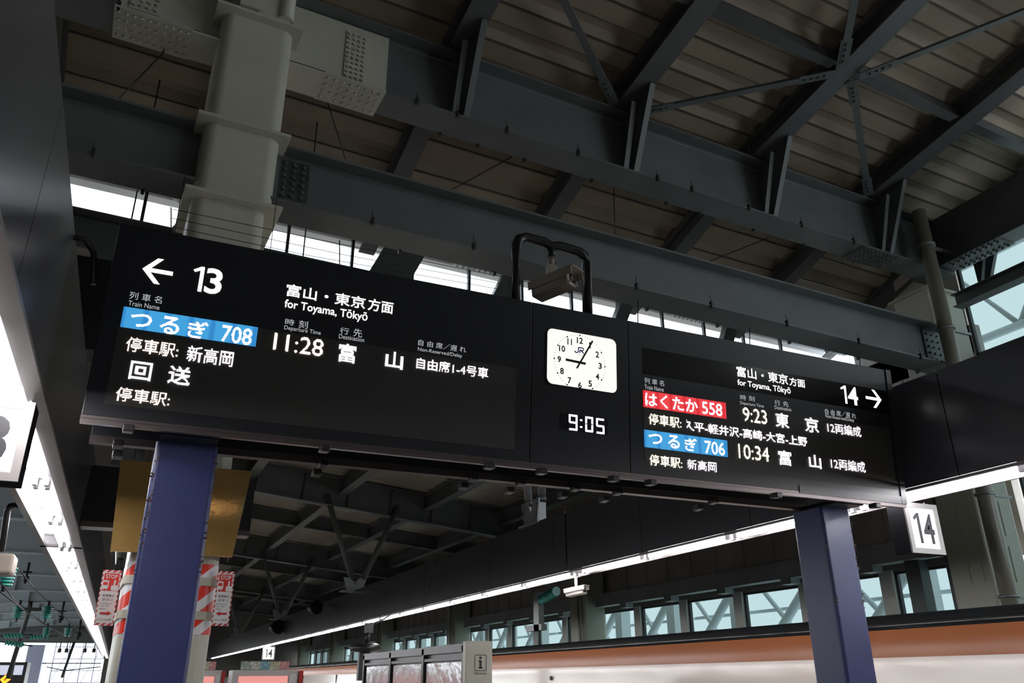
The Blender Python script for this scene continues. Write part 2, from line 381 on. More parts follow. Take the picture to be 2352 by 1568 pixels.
for k in range(len(RX) - 1):
    nm = ORD[k]
    for (ys, w) in ((YS, 'nearer the girder'), (-6.6, 'farther from the girder')):
        if ys == -6.6 and k > 5: continue
        b = MB(); z = zdeck(ys) - .22
        b.box(RX[k] + .02, RX[k + 1] - .02, ys - .1, ys + .1, z - .17, z - .15); b.box(RX[k] + .02, RX[k + 1] - .02, ys - .01, ys + .01, z - .15, z + .15)
        o = b.build('roof_strut', M_STEEL2); o.location = P0; o.rotation_euler = (0, 0, TH)
        tag(o, 'dark strut between two rafters %s, %s bay from the left' % (w, nm), 'strut', 'struts between the rafters')
def brace(a, bb, label):
    t = thing('roof_brace', label, 'brace', P0, TH, 'diagonal roof braces')
    a = Vector(a); bb = Vector(bb); d = (bb - a).normalized(); up = Vector((0, 0, 1))
    MB().bar(a, bb, .13, .02).bar(a + Vector((.05, 0, .06)), bb + Vector((.05, 0, .06)), .02, .12).build('angle_bar', M_STEEL, t)
    for p, s in ((a, 1), (bb, -1)):
        b = MB(); b.bar(p - d * s * .1, p + d * s * .55, .2, .012)
        for i in range(4): q = p + d * s * (.08 + .12 * i) - Vector((0, 0, .01)); b.tube([q, q - Vector((0, 0, .04))], .028, 6)
        b.build('bolted_gusset', M_STEEL, t)
def zbr(y): return zdeck(y) - .54
for k in range(1, 8):
    # odd nodes at the strut, even nodes at the girder
    if k in (4, 6, 2):      # rafters with a node at the strut line
        for dx in (-1, 1):
            if k + dx < 0 or k + dx > 8: continue
            xa = RX[k] + dx * .3; xb = RX[k + dx] - dx * .35
            brace((xa, YS + .1, zbr(YS)), (xb, YC - .35, zbr(YC - .3) + .02), 'diagonal brace from the upper girder to the %s rafter, %s side' % (ORD[k], 'left' if dx < 0 else 'right'))
            brace((xa, YS - .2, zbr(YS)), (xb, -6.4, zbr(-6.4)), 'diagonal brace overhead from strut line to the %s rafter, %s side' % (ORD[k], 'left' if dx < 0 else 'right'))
# thin tie rods between the two girders
for i, (pa, pb) in enumerate((((378, 118), (262, 238)), ((750, 228), (798, 382)), ((1176, 360), (1012, 450)), ((1410, 432), (1412, 560)), ((1765, 546), (1600, 612)))):
    a = atZ(*pa, 10.95); bq = atZ(*pb, 10.75)
    o = MB().tube([a, bq], .012, 6).build('tie_rod', M_WIRE, shift=a); o.location = a
    tag(o, 'thin dark tie rod under the decking, %s from the left above the sign' % ORD[i], 'rod', 'roof tie rods')

# ---------------------------------------------------------------- cream column with diaphragm plates
col = thing('station_column', 'cream steel platform column with square collar plates, behind the left navy pillar', 'column', G2W(-.6, -.2, 0), TH)
b = MB()
b.prism(rrect(.93, .95, .16, 8, -.035, 0), 'z', 0, 7.34); b.prism(rrect(1.0, .98, .17, 8), 'z', 7.39, 10.42); b.build('shaft', M_CREAM, col)
for z in (7.34, 8.5, 10.42):
    MB().box(-.61, .61, -.63, .62, z, z + .05, .008).build('collar_plate', M_CREAM, col)
MB().prism(rrect(.8, .8, .16), 'z', 10.47, 11.9).build('upper_shaft', M_CREAM, col)
MB().box(-.05, .4, -.62, -.5, 10.47, 11.8).box(-.32, .02, -.66, -.3, 10.5, 12.1).build('stiffening_rib', M_CREAM, col)
MB().tube([(.33, -.58, 10.5), (.33, -.58, 12.2)], .12, 14).build('conduit_pipe', M_CREAM, col)
MB().prism(rrect(.94, .96, .165, 8, -.035, 0), 'z', 2.05, 2.78).build('hazard_tape', M_TAPE, col)
for z in (2.20, 2.55):
    MB().prism(rrect(.975, .99, .17, 8, -.035, 0), 'z', z, z + .085).build('strap', M_BAND, col)
# emergency stop plates beside the column
def stop_plate(label, px0, px1, arrow, Y=10.0):
    a = atY(px0, 1420, Y); bq = atY(px1, 1420, Y); z0, z1 = 2.14, 2.71; w = bq.x - a.x
    t = thing('emergency_stop_plate', label, 'sign', (a.x + w / 2, Y, z0), TH, 'emergency stop plates'); h = z1 - z0
    MB().box(-w / 2, w / 2, 0, .012, 0, h).build('plate', M_EDGE, t)
    MB().box(-w / 2 + .012, w / 2 - .012, -.003, 0, .025, h - .025).build('white_field', M_WHITE, t)
    MB().box(-w / 2 + .02, w / 2 - .02, -.005, -.003, h * .62, h - .035).build('red_field', M_RED, t)
    letters('lettering', 'STOP', -w / 2 + .035, w / 2 - .035, h * .84, h * .92, -.007, M_WHITE, t, .02)
    pic = MB(); y = -.007
    pic.prism(rrect(.065, .085, .015, 4, -.05, h * .735), 'y', y, y + .001); pic.bar((-.07, y, h * .635), (-.055, y, h * .665), .01, .008); pic.bar((-.03, y, h * .635), (-.045, y, h * .665), .01, .008)
    pic.prism(rrect(.07, .055, .012, 4, .045, h * .675), 'y', y, y + .001); pic.prism(rrect(.018, .08, .008, 4, .04, h * .75), 'y', y, y + .001)
    pic.build('pictogram', M_WHITE, t)
    MB().prism(rrect(.045, .03, .005, 3, -.05, h * .75), 'y', -.009, -.008).build('pictogram_window', M_RED, t)
    letters('lettering', '非常停止', -w * .32, w * .32, h * .51, h * .56, -.006, M_INK, t, .01)
    letters('lettering', 'ボタン', -w * .30, w * .30, h * .435, h * .485, -.006, M_INK, t, .01)
    for i, s in enumerate(('Emergency', 'train stop', 'button')): letters('lettering', s, -w * .36, -w * .36 + w * (.62, .5, .34)[i], h * (.375 - .045 * i), h * (.405 - .045 * i), -.006, M_INK, t)
    s = arrow; MB().prism([(-s * .055, h * .20), (-s * .055, h * .235), (s * .015, h * .235), (s * .015, h * .26), (s * .06, h * .2175), (s * .015, h * .175), (s * .015, h * .20)][::1], 'y', -.007, -.005).build('arrow', M_DKRED, t)
    letters('lettering', 'ボタンは右側' if arrow > 0 else 'ボタンは左側', -w * .38, w * .36, h * .085, h * .125, -.006, M_INK, t)
stop_plate('red and white STOP plate on the left side of the cream column', 217, 262, 1)
stop_plate('red and white STOP plate on the right side of the cream column', 487, 527, -1, 9.68)
# gold panel
gp = thing('gold_panel', 'gold-leaf panel hanging in front of the cream column behind the navy pillar', 'panel', (.36, 9.55, 2.85))
b = MB(); v = [(-.62, 0, 0), (.60, 0, 0), (.70, 0, .97), (-.68, 0, .97)]
b.prism([(p[0], p[2]) for p in v], 'y', 0, .03); b.build('gold_face', M_GOLD, gp)
for s in (-1, 1):
    b = MB(); x0 = -.62 if s < 0 else .60; x1 = -.68 if s < 0 else .70
    b.quad((x0, .03, 0), (x1, .03, .97), (x1, .42, .97), (x0, .42, -.02)); b.quad((x0 - s * .012, .03, 0), (x1 - s * .012, .03, .97), (x1 - s * .012, .42, .97), (x0 - s * .012, .42, -.02))
    b.build('side_return', M_FRAMED, gp)
for x in (-.55, .6): MB().tube([(x, .02, .97), (x, .02, 4.7)], .005, 6).build('hanging_wire', M_WIRE, gp)

# ================================================================ DEPARTURE SIGNS
SY, SZ, TILT = 5.85, 3.22, math.radians(4.6)
FO = Vector((0, SY, SZ)); FU = Vector((1, 0, 0)); FV = Vector((0, -math.sin(TILT), math.cos(TILT))); FN = FU.cross(FV)
def uv(px, py):
    d = ray(px, py); t = (FO - CAM).dot(FN) / d.dot(FN); p = CAM + d * t - FO; return p.dot(FU), p.dot(FV)
def bx(BL, BR, TL):
    a, b_, c = uv(*BL), uv(*BR), uv(*TL); return min(a[0], c[0]) if False else a[0], b_[0], a[1], c[1]
HT = 1.435
U0, U1, U2, U3 = uv(185, 955)[0], (uv(1225, 690)[0] + uv(1215, 1060)[0]) / 2, (uv(1443, 740)[0] + uv(1447, 1090)[0]) / 2, uv(2085, 1158)[0] - .02
def unit(name, label, cat, ua, ub, grp=None):
    t = thing(name, label, cat, FO, 0, grp); t.rotation_euler = (TILT, 0, 0)
    MB().box(ua + .003, ub - .003, 0, .26, .02, HT, .004).build('housing', M_SIGN, t)
    MB().box(ua, ub, .0, .055, -.035, .02).box(ua, ub, -.006, .02, -.002, .006).build('bottom_bar', M_BAR, t)
    return t
boardL = unit('departure_board', 'long black departure board with arrow and platform 13, left of the clock', 'departure board', U0, U1, 'departure boards facing the viewer')
clock = unit('clock_unit', 'black clock cabinet with lit dial and digital time between the two boards', 'clock', U1, U2)
boardR = unit('departure_board', 'black departure board with platform 14 and right arrow, right of the clock', 'departure board', U2, U3, 'departure boards facing the viewer')
def under(o, panel):
    if panel: o.parent = panel; o.location = -panel.location
    return o
HEAD, LEDP = {}, {}
def T(board, s, BL, BR, TL, m=M_TEXT, off=0.0, nm='lettering'): return under(letters(nm, s, *bx(BL, BR, TL), -.004, m, board, off), HEAD.get(board.name) if m == M_TEXT else None)
def L(board, s, BL, BR, TL, m=M_LEDW, cut=0, off=0.0, nm='led_lettering'): return under(led(nm, s, *bx(BL, BR, TL), -.010, m, board, cut=cut, offset=off), LEDP.get(board.name))
def plate(board, nm, TL, TR, BR, BL, m, d=-.006):
    a = [uv(*p) for p in (TL, TR, BR, BL)]; u0 = (a[0][0] + a[3][0]) / 2; u1 = (a[1][0] + a[2][0]) / 2; v1 = (a[0][1] + a[1][1]) / 2; v0 = (a[2][1] + a[3][1]) / 2
    o = MB().box(0, u1 - u0, d, 0, 0, v1 - v0).build(nm, m, board); o.location = (u0, 0, v0); return o
# --- left board
LEDP[boardL.name] = plate(boardL, 'led_panel', (280, 705), (1187, 845), (1180, 1035), (240, 925), M_PANEL, -.003)
def arrow(board, tail, tip, h, th):
    a = uv(*tail); b_ = uv(*tip); s = 1 if b_[0] > a[0] else -1; v = (a[1] + b_[1]) / 2
    m_ = MB(); m_.box(min(a[0], b_[0] - s * th), max(a[0], b_[0] - s * th), -.004, -.002, v - th / 2, v + th / 2)
    x = b_[0]; k = th * 1.3
    for q in (1, -1): m_.prism([(x, v), (x - s * h * .92, v + q * h), (x - s * h * .92 + (-s) * k, v + q * h), (x - s * k * 1.05, v)], 'y', -.0045, -.002)
    m_.build('arrow', M_TEXT, board)
def big_one(board, BL, BR, TL):
    u0, u1, v0, v1 = bx(BL, BR, TL); w = (v1 - v0) * .135
    MB().prism([(u1 - w, v0), (u1, v0), (u1, v1), (u1 - w * .85, v1), (u0, v1 - (v1 - v0) * .17), (u0 + w * .45, v1 - (v1 - v0) * .25), (u1 - w, v1 - (v1 - v0) * .155)], 'y', -.0045, -.002).build('lettering', M_TEXT, board)
arrow(boardL, (397, 628), (327, 618), .098, .03)
big_one(boardL, (437, 666), (462, 670), (437, 608)); T(boardL, '3', (467, 672), (506, 678), (470, 613), off=.02)
T(boardL, '列 車 名', (296, 686), (371, 696), (298, 669), M_GREYTX); T(boardL, 'Train Name', (294, 701), (366, 710), (295, 690), M_GREYTX)
plate(boardL, 'led_name_field', (284, 704), (592, 752), (587, 797), (277, 750), M_LEDB, -.008)
L(boardL, 'つ', (297, 748), (346, 754), (300, 718), off=.012); L(boardL, 'る', (364, 764), (409, 770), (367, 724), off=.012); L(boardL, 'ぎ', (428, 774), (474, 780), (431, 735), off=.012)
L(boardL, '708', (506, 784), (576, 790), (509, 746), off=.004)
L(boardL, '停車駅:', (287, 806), (408, 815), (291, 773), M_LEDO); L(boardL, '新高岡', (427, 829), (534, 836), (430, 793))
L(boardL, '回', (294, 870), (345, 875), (300, 828), off=.012); L(boardL, '送', (383, 880), (434, 887), (390, 839), off=.012)
L(boardL, '停車駅:', (263, 920), (388, 930), (268, 888), M_LEDO)
T(boardL, '富山・東京', (656, 679), (838, 708), (660, 651), off=.012); T(boardL, '方面', (844, 712), (902, 721), (846, 684), off=.012)
T(boardL, 'for Toyama, Tōkyō', (652, 711), (843, 738), (655, 686), off=.010)
T(boardL, '時', (654, 745), (674.8, 751.4), (655, 731), M_GREYTX); T(boardL, '刻', (685.2, 752.6), (706, 755), (686.2, 734.6), M_GREYTX); T(boardL, 'Departure Time', (652, 759), (736, 771), (654, 747), M_GREYTX)
L(boardL, '11:28', (626, 803), (740, 817), (630, 764), M_LEDO)
T(boardL, '行', (780, 766), (800.4, 771.6), (781, 751), M_GREYTX); T(boardL, '先', (810.6, 772.4), (831, 774), (811.6, 753.4), M_GREYTX); T(boardL, 'Destination', (778, 777), (836, 786), (779, 767), M_GREYTX)
L(boardL, '富', (775, 830), (815, 835), (777, 787), off=.01); L(boardL, '山', (883, 844), (924, 850), (884, 805), off=.014)
T(boardL, '自 由 席／遅 れ', (960, 793), (1070, 810), (961, 779), M_GREYTX); T(boardL, 'Non-Reserved/Delay', (959, 808), (1061, 823), (960, 797), M_GREYTX)
L(boardL, '自由席1-4号車', (955, 846), (1120, 868), (957, 821), M_LEDW)
# --- right board
HEAD[boardR.name] = plate(boardR, 'header_panel', (1476, 792), (2045, 905), (2045, 952), (1476, 857), M_GLASSBLK, -.003)
LEDP[boardR.name] = plate(boardR, 'led_panel', (1478, 895), (2050, 985), (2050, 1110), (1480, 1073), M_PANEL, -.003)
T(boardR, '富山・東京', (1692, 864), (1810, 884), (1692, 840), off=.012); T(boardR, '方面', (1813, 885), (1849, 890), (1813, 866), off=.012)
T(boardR, 'for Toyama, Tōkyō', (1694, 888), (1816, 907), (1694, 870), off=.010)
big_one(boardR, (1933, 925), (1946, 927), (1931, 884)); T(boardR, '4', (1949, 928), (1972, 931), (1949, 887), off=.02); arrow(boardR, (1988, 912), (2024, 919), .098, .03)
T(boardR, '列 車 名', (1480, 880), (1525, 887), (1480, 867), M_GREYTX); T(boardR, 'Train Name', (1480, 893), (1524, 899), (1480, 883), M_GREYTX)
plate(boardR, 'led_name_field', (1477, 895), (1666, 926), (1667, 962), (1477, 934), M_LEDR, -.008)
L(boardR, 'はくたか', (1481, 932), (1602, 948), (1481, 901), off=.01); L(boardR, '558', (1612, 950), (1658, 957), (1613, 922), off=.004)
L(boardR, '停車駅:', (1489, 974), (1564, 984), (1490, 949), M_LEDY); L(boardR, '久', (1566, 987), (1594, 991), (1566, 962), cut=.38, off=.008)
L(boardR, '平-軽井沢-高崎-大宮-上野', (1594, 991), (1853, 1023), (1594, 968), off=.008)
plate(boardR, 'led_name_field', (1479, 985), (1669, 1013), (1671, 1050), (1480, 1026), M_LEDB, -.008)
L(boardR, 'つ', (1489, 1018), (1520, 1022), (1489, 995), off=.012); L(boardR, 'る', (1533, 1028), (1560, 1032), (1532, 998), off=.012); L(boardR, 'ぎ', (1572, 1034), (1600, 1038), (1571, 1005), off=.012)
L(boardR, '706', (1618, 1041), (1664, 1047), (1619, 1012), off=.004)
L(boardR, '停車駅:', (1491, 1068), (1566, 1077), (1491, 1043), M_LEDY); L(boardR, '新高岡', (1578, 1077), (1645, 1084), (1578, 1054))
T(boardR, '時', (1700, 918), (1713.2, 919.6), (1700, 906), M_GREYTX); T(boardR, '刻', (1719.8, 920.4), (1733, 922), (1719.8, 908.4), M_GREYTX); T(boardR, 'Departure Time', (1700, 930), (1754, 938), (1700, 921), M_GREYTX)
T(boardR, '行', (1779, 930), (1791.8, 932.0), (1779, 918), M_GREYTX); T(boardR, '先', (1798.2, 933.0), (1811, 935), (1798.2, 921.0), M_GREYTX); T(boardR, 'Destination', (1779, 939), (1817, 946), (1779, 931), M_GREYTX)
L(boardR, '9:23', (1706, 967), (1761, 975), (1705, 935), M_LEDY)
L(boardR, '東', (1781, 980), (1812, 984), (1780, 947), off=.01); L(boardR, '京', (1849, 991), (1880, 994), (1848, 957), off=.01)
T(boardR, '自 由 席／遅 れ', (1895, 951), (1966, 960), (1894, 938), M_GREYTX); T(boardR, 'Non-Reserved/Delay', (1896, 961), (1962, 970), (1895, 951), M_GREYTX)
L(boardR, '12両編成', (1900, 993), (1977, 1003), (1899, 969))
L(boardR, '10:34', (1696, 1052), (1766, 1061), (1695, 1019), M_LEDY)
L(boardR, '富', (1788, 1067), (1818, 1071), (1787, 1033), off=.01); L(boardR, '山', (1858, 1074), (1886, 1077), (1857, 1043), off=.014)
L(boardR, '12両編成', (1908, 1076), (1987, 1085), (1907, 1051))
# --- clock
a = [uv(*p) for p in ((1256, 753), (1415, 781), (1415, 904), (1255, 880))]
cu0 = (a[0][0] + a[3][0]) / 2; cu1 = (a[1][0] + a[2][0]) / 2; cv1 = (a[0][1] + a[1][1]) / 2; cv0 = (a[2][1] + a[3][1]) / 2
cu, cv = uv(1331, 834); cw, chh = cu1 - cu0, cv1 - cv0
dial = MB().prism(rrect(cw, chh, .055, 6, (cu0 + cu1) / 2, (cv0 + cv1) / 2), 'y', -.006, 0).build('dial', M_CLKW, clock)
b = MB(); o_ = rrect(cw + .02, chh + .02, .062, 6, (cu0 + cu1) / 2, (cv0 + cv1) / 2); i_ = rrect(cw, chh, .055, 6, (cu0 + cu1) / 2, (cv0 + cv1) / 2)
for i in range(len(o_)):
    j = (i + 1) % len(o_); b.quad((*o_[i][:1], -.012, o_[i][1]), (o_[j][0], -.012, o_[j][1]), (i_[j][0], -.012, i_[j][1]), (i_[i][0], -.012, i_[i][1]))
    b.quad((i_[i][0], -.012, i_[i][1]), (i_[j][0], -.012, i_[j][1]), (i_[j][0], 0, i_[j][1]), (i_[i][0], 0, i_[i][1]))
b.build('dial_rim', M_SIGN, clock)
cv += .004; RAD = abs(uv(1391, 845)[0] - cu) * .975; ticks = MB()
for k in range(60):
    an = math.radians(k * 6); big = k % 5 == 0; r0 = RAD * (.955 if big else .965); r1 = RAD * 1.0; w = .008 if big else .0018
    dx, dy = math.sin(an), math.cos(an)
    ticks.bar((cu + dx * r0, -.0075, cv + dy * r0), (cu + dx * r1, -.0075, cv + dy * r1), w * 2, .001, (0, 1, 0))
ticks.build('minute_track', M_INK, dial)
for h in range(1, 13):
    an = math.radians(h * 30); x = cu + math.sin(an) * RAD * .79; z = cv + math.cos(an) * RAD * .79; w = .036 if h < 10 else .062
    if h == 1: w = .017
    if h == 11: w = .046
    letters('numeral', str(h), x - w / 2, x + w / 2, z - .029, z + .029, -.0075, M_INK, dial, .028)
def hand(nm, ang, ln, tail, w, d):
    dx, dy = math.sin(ang), math.cos(ang)
    MB().bar((cu - dx * tail, d, cv - dy * tail), (cu + dx * ln, d, cv + dy * ln), w, .003, (0, 1, 0)).build(nm, M_INK, clock)
hand('hour_hand', math.radians(272.5), RAD * .55, RAD * .22, .022, -.010); hand('minute_hand', math.radians(30), RAD * .96, RAD * .26, .016, -.013)
MB().tube([(cu, -.007, cv), (cu, -.016, cv)], .013, 12).build('hub', M_INK, clock)
lx, lz = cu - .04, cv + RAD * .34
lg = MB()   # joined initials mark
lg.tube([(lx + .025, -.0075, lz + .05), (lx + .025, -.0075, lz + .012), (lx + .018, -.0075, lz + .003), (lx + .004, -.0075, lz), (lx - .008, -.0075, lz + .003), (lx - .012, -.0075, lz + .014)], .0055, 6)
lg.tube([(lx + .025, -.0075, lz + .05), (lx + .068, -.0075, lz + .05), (lx + .078, -.0075, lz + .045), (lx + .078, -.0075, lz + .032), (lx + .068, -.0075, lz + .026), (lx + .042, -.0075, lz + .026)], .0055, 6)
lg.tube([(lx + .052, -.0075, lz + .026), (lx + .08, -.0075, lz + .0)], .0055, 6); lg.tube([(lx + .04, -.0075, lz + .03), (lx + .04, -.0075, lz)], .0055, 6)
lg.build('railway_mark', M_LOGO, dial)
letters('lettering', 'JR西日本', lx + .01, lx + .075, lz - .024, lz - .010, -.0075, mat('pale_blue_print', (.25, .28, .5), .5), dial)
seg7 = {'9': 'abcdfg', '0': 'abcdef', '5': 'acdfg', '8': 'abcdefg'}
def digit(ch, u0, u1, v0, v1, on, nm, d=-.004):
    w, h, t = u1 - u0, v1 - v0, .017; b = MB(); vm = (v0 + v1) / 2; g = .003
    S = {'a': (u0 + g, u1 - g, v1 - t, v1), 'd': (u0 + g, u1 - g, v0, v0 + t), 'g': (u0 + g, u1 - g, vm - t / 2, vm + t / 2), 'f': (u0, u0 + t, vm + g, v1 - g), 'b': (u1 - t, u1, vm + g, v1 - g),
         'e': (u0, u0 + t, v0 + g, vm - g), 'c': (u1 - t, u1, v0 + g, vm - g)}
    for k_, r in S.items():
        if (k_ in seg7[ch]) == on: b.box(r[0], r[1], d, d + .002, r[2], r[3])
    if len(b.bm.verts): b.build(nm, M_DIGI if on else M_DIM, clock)
    else: b.bm.free()
plate(clock, 'digital_display', (1285, 948), (1396, 963), (1396, 1002), (1285, 982), mat('digital_clock_window', (.016, .016, .026), .15), -.002)
for ch, bl, br, tl in (('9', (1306, 987), (1326, 990), (1308, 951)), ('0', (1344, 991), (1362, 994), (1346, 956)), ('5', (1369, 995), (1388, 997), (1371, 960))):
    u0, u1, v0, v1 = bx(bl, br, tl); digit(ch, u0, u1, v0, v1, True, 'clock_digit'); digit(ch, u0, u1, v0, v1, False, 'dark_segment')
u0, u1, v0, v1 = bx((1286, 984), (1301, 986), (1288, 948)); digit('8', u0, u1, v0, v1, False, 'dark_segment')
for k_, o in list(enumerate([])): pass
u0, u1, v0, v1 = bx((1332, 988), (1338, 989), (1333, 955)); vm = (v0 + v1) / 2
MB().box(u0, u1 - .004, -.004, -.002, vm + .02, vm + .033).box(u0, u1 - .004, -.004, -.002, vm - .04, vm - .027).build('clock_colon', M_DIGI, clock)
# clips along the lower edges
def clip_on(board, px, py):
    u, v = uv(px, py); o = MB().box(-.035, .035, -.045, .06, -.05, .0, .008).build('edge_clip', M_CLIP, board); o.location = (u, 0, -.02)
for p, bd in (((298, 966), boardL), ((747, 1015), boardL), ((1125, 1058), boardL), ((1245, 1070), clock), ((1410, 1088), clock), ((1495, 1100), boardR), ((1783, 1132), boardR), ((2010, 1158), boardR)): clip_on(bd, *p)
# frame around the right end of the right board
MB().box(U3 - .07, U3 + .0, -.012, -.001, 0, HT).box(U2 + 1.9, U3 - .07, -.010, -.001, 0, .075).build('edge_frame', M_SIGNG, boardR)
# --- boards on the far side, facing away
RYB = 6.64
def rear(label, ua, ub, name='departure_board', cat='departure board'):
    t = thing(name, label, cat, (0, RYB, SZ), 0, 'boards facing away'); t.rotation_euler = (-TILT, 0, 0)
    MB().box(ua + .003, ub - .003, -.22, 0, .02, HT, .004).build('housing', M_SIGN, t)
    MB().box(ua, ub, -.22, -.16, -.035, .02).build('bottom_bar', M_BAR, t); return t
r1 = rear('black board facing away behind the left departure board', U0 + .04, U1); r2 = rear('black cabinet facing away behind the clock', U1, U2); r3 = rear('black board facing away behind the right departure board', U2, U3 - .75)
led('led_lettering', '11:28', .82, 1.22, .72, .86, .012, M_LEDO, r1, mirror=True, off=.01) if False else led('led_lettering', '11:28', .82, 1.22, .62, .76, .012, M_LEDO, r1, offset=.01, mirror=True)
led('led_lettering', '富', .42, .58, .62, .78, .012, M_LEDW, r1, offset=.01, mirror=True)
MB().box(1.35, 2.1, .002, .010, .60, .78).build('led_name_field', M_LEDB, r1)
for x, t in ((-.25, r1), (1.25, r1), (2.55, r1), (3.0, r2), (3.55, r2), (4.0, r3), (5.1, r3)):
    for ya in (-.30, -.05):
        o = MB().box(-.035, .035, ya, ya + .1, -.05, 0, .008).build('edge_clip', M_CLIP, t); o.location = (x, 0, -.02)
# pillars
def pillar(label, x0, x1, y0, y1):
    t = thing('sign_pillar', label, 'pillar', ((x0 + x1) / 2, (y0 + y1) / 2, 0), 0, 'navy sign pillars')
    MB().prism(rrect(x1 - x0, y1 - y0, .035, 4), 'z', 0, SZ - .03).build('shaft', M_BLUE, t)
    MB().box(-(x1 - x0) / 2 + .02, (x1 - x0) / 2 - .02, -.42, (y1 - y0) / 2, SZ - .03, SZ + .018).build('head', M_BLACK, t)
    b = MB()
    for k in range(70):
        z = random.uniform(2.2, SZ - .1); r = random.uniform(.003, .009); s = random.choice((-1, 1))
        x = s * ((x1 - x0) / 2 - random.uniform(.0, .035)); b.tube([(x, -(y1 - y0) / 2 - .001, z), (x, -(y1 - y0) / 2 + .01 + r, z + r)], r, 5)
    b.build('rust_specks', M_RUST, t); return t
pillar('navy blue square pillar under the left board, in front of the cream column', .0, .43, 6.16, 6.58)
pillar('navy blue square pillar under the right end of the right board', 6.27, 6.66, 6.16, 6.58)
# pipe arch with camera on top of the clock
p = [atY(*q, 5.98) for q in ((1185, 708), (1185, 562), (1192, 549), (1207, 545), (1250, 556), (1265, 566), (1284, 565), (1330, 578), (1342, 588), (1347, 604), (1350, 738))]
ar = thing('camera_arch', 'black bent pipe arch standing on the sign above the clock', 'pipe frame', (p[0].x, 5.98, p[0].z))
MB().tube(p, .048, 14).build('arch_pipe', M_RUBBER, ar, shift=p[0], smooth=False)
pd = atY(1266, 568, 5.98); MB().tube([pd, pd - Vector((0, 0, .11))], .04, 12).build('drop_pipe', M_RUBBER, ar, shift=p[0])
def security_cam(name, label, loc, yaw, pitch, s=1.0, m=M_CAMB):
    t = thing(name, label, 'security camera', loc, yaw, 'security cameras'); t.rotation_euler = (pitch, 0, yaw); t.scale = (s, s, s)
    MB().box(-.085, .085, -.19, .22, -.075, .07, .014).build('housing', m, t)
    MB().box(-.10, .10, -.27, .24, .072, .084, .003).box(-.10, -.09, -.25, .24, -.0, .08).box(.09, .10, -.25, .24, 0, .08).build('sun_hood', m, t)
    MB().box(-.042, .05, -.197, -.188, -.045, .045).build('lens_window', M_LENS, t)
    MB().tube([(.0, -.2, 0), (0, -.185, 0)], .028, 12).build('lens', mat('camera_lens', (.09, .08, .07), .1), t)
    b = MB()
    for x in (-.06, .065): b.tube([(x, -.20, -.058), (x, -.185, -.058)], .011, 10)
    b.build('screw', m, t); return t
hx = atY(1266, 612, 5.98)
sc1 = security_cam('security_camera', 'putty-coloured box camera hanging from the black arch above the clock', atY(1275, 655, 5.95), math.radians(28), math.radians(-4), 1.0)
mt_ = MB(); mt_.tube([hx + Vector((0, 0, .08)), hx], .032, 12); mt_.box(hx.x - .045, hx.x + .045, hx.y - .04, hx.y + .04, hx.z - .09, hx.z + .005, .004)
o = mt_.build('camera_mount', M_CAMB, shift=hx); o.location = hx; tag(o, 'putty mounting block between the black arch and its box camera', 'bracket')
# bird wires strung above the sign
for i, (pa, pb, pc) in enumerate((((395, 480), (780, 560), (1175, 640)), ((392, 500), (780, 583), (1172, 655)), ((392, 520), (700, 585), (1170, 668)))):
    q = [atY(*k_, 5.9) for k_ in (pa, pb, pc)]; o = MB().tube(q, .0028, 5).build('bird_wire', M_WIRE, shift=q[0]); o.location = q[0]
    tag(o, '%s thin bird wire strung above the left board' % ('top', 'middle', 'bottom')[i], 'wire', 'bird wires on the sign')
for i, (x, y0, y1) in enumerate(((393, 476, 545), (780, 552, 615), (1170, 636, 690), (1465, 690, 745), (1722, 752, 795), (1975, 808, 845))):
    a = atY(x, y1, 5.9); bq = atY(x, y0, 5.9); o = MB().tube([a, bq], .005, 6).build('wire_post', M_WIRE, shift=a); o.location = a
    tag(o, 'thin bird wire post on top of the sign, %s from the left' % ORD[i], 'post', 'bird wire posts')

# ================================================================ LIGHT TROUGHS
FB, FT = 3.38, 4.52
def trough(label, side, y0, y1, xin, xout, seams):
    ri, ro = (.10, .07) if side < 0 else (.025, .03)
    """side -1: left of the platform, +1: right. xin = the face towards the platform"""
    t = thing('light_fascia', label, 'light fascia', (xin, y0, FB), 0, 'light fascias'); s = 1 if xout > xin else -1; w = abs(xout - xin); Ln = y1 - y0
    ys = [y0] + [q for q in seams if y0 < q < y1] + [y1]
    for i in range(len(ys) - 1):
        a_, b_ = ys[i] - y0 + .006, ys[i + 1] - y0 - .006
        MB().box(*sorted((0, s * .03)), a_, b_, .035, FT - FB).build('fascia_panel', M_FASCIA, t)
    MB().box(*sorted((s * .03, s * w)), 0, Ln, .32, FT - FB - .02).build('core', M_BLACK, t)
    b = MB(); b.box(*sorted((-s * .012, s * ri)), 0, Ln, 0, .03); b.box(*sorted((s * (w - ro), s * w)), 0, Ln, 0, .03); b.box(*sorted((0, s * w)), Ln - .12, Ln, 0, .03); b.box(*sorted((s * (w - .02), s * w)), 0, Ln, .03, .34)
    b.build('rim', M_RIM, t)
    b = MB(); b.box(*sorted((s * .05, s * (w - .02))), 0, Ln, .156, .17); b.box(*sorted((s * .05, s * .06)), 0, Ln, .03, .156); b.box(*sorted((s * (w - .035), s * (w - .022))), 0, Ln, .03, .156); b.box(*sorted((s * .05, s * (w - .03))), Ln - .02, Ln - .01, .03, .156)
    b.build('reflector', M_REFL, t)
    return t
XL0, XL1, XR0, XR1 = -.75, -1.28, 7.28, 7.80
SEAMS = [14.05 + 3.12 * k for k in range(-8, 24)]
YB = 13.5
trough('near left slate fascia with light trough, beside the left board', -1, -2.0, YB, XL0, XL1, [1.1, 4.25, 7.74, 10.9])
trough('far left slate fascia with light trough, receding beyond the cream column', -1, YB + .05, 84, XL0, XL1, SEAMS)
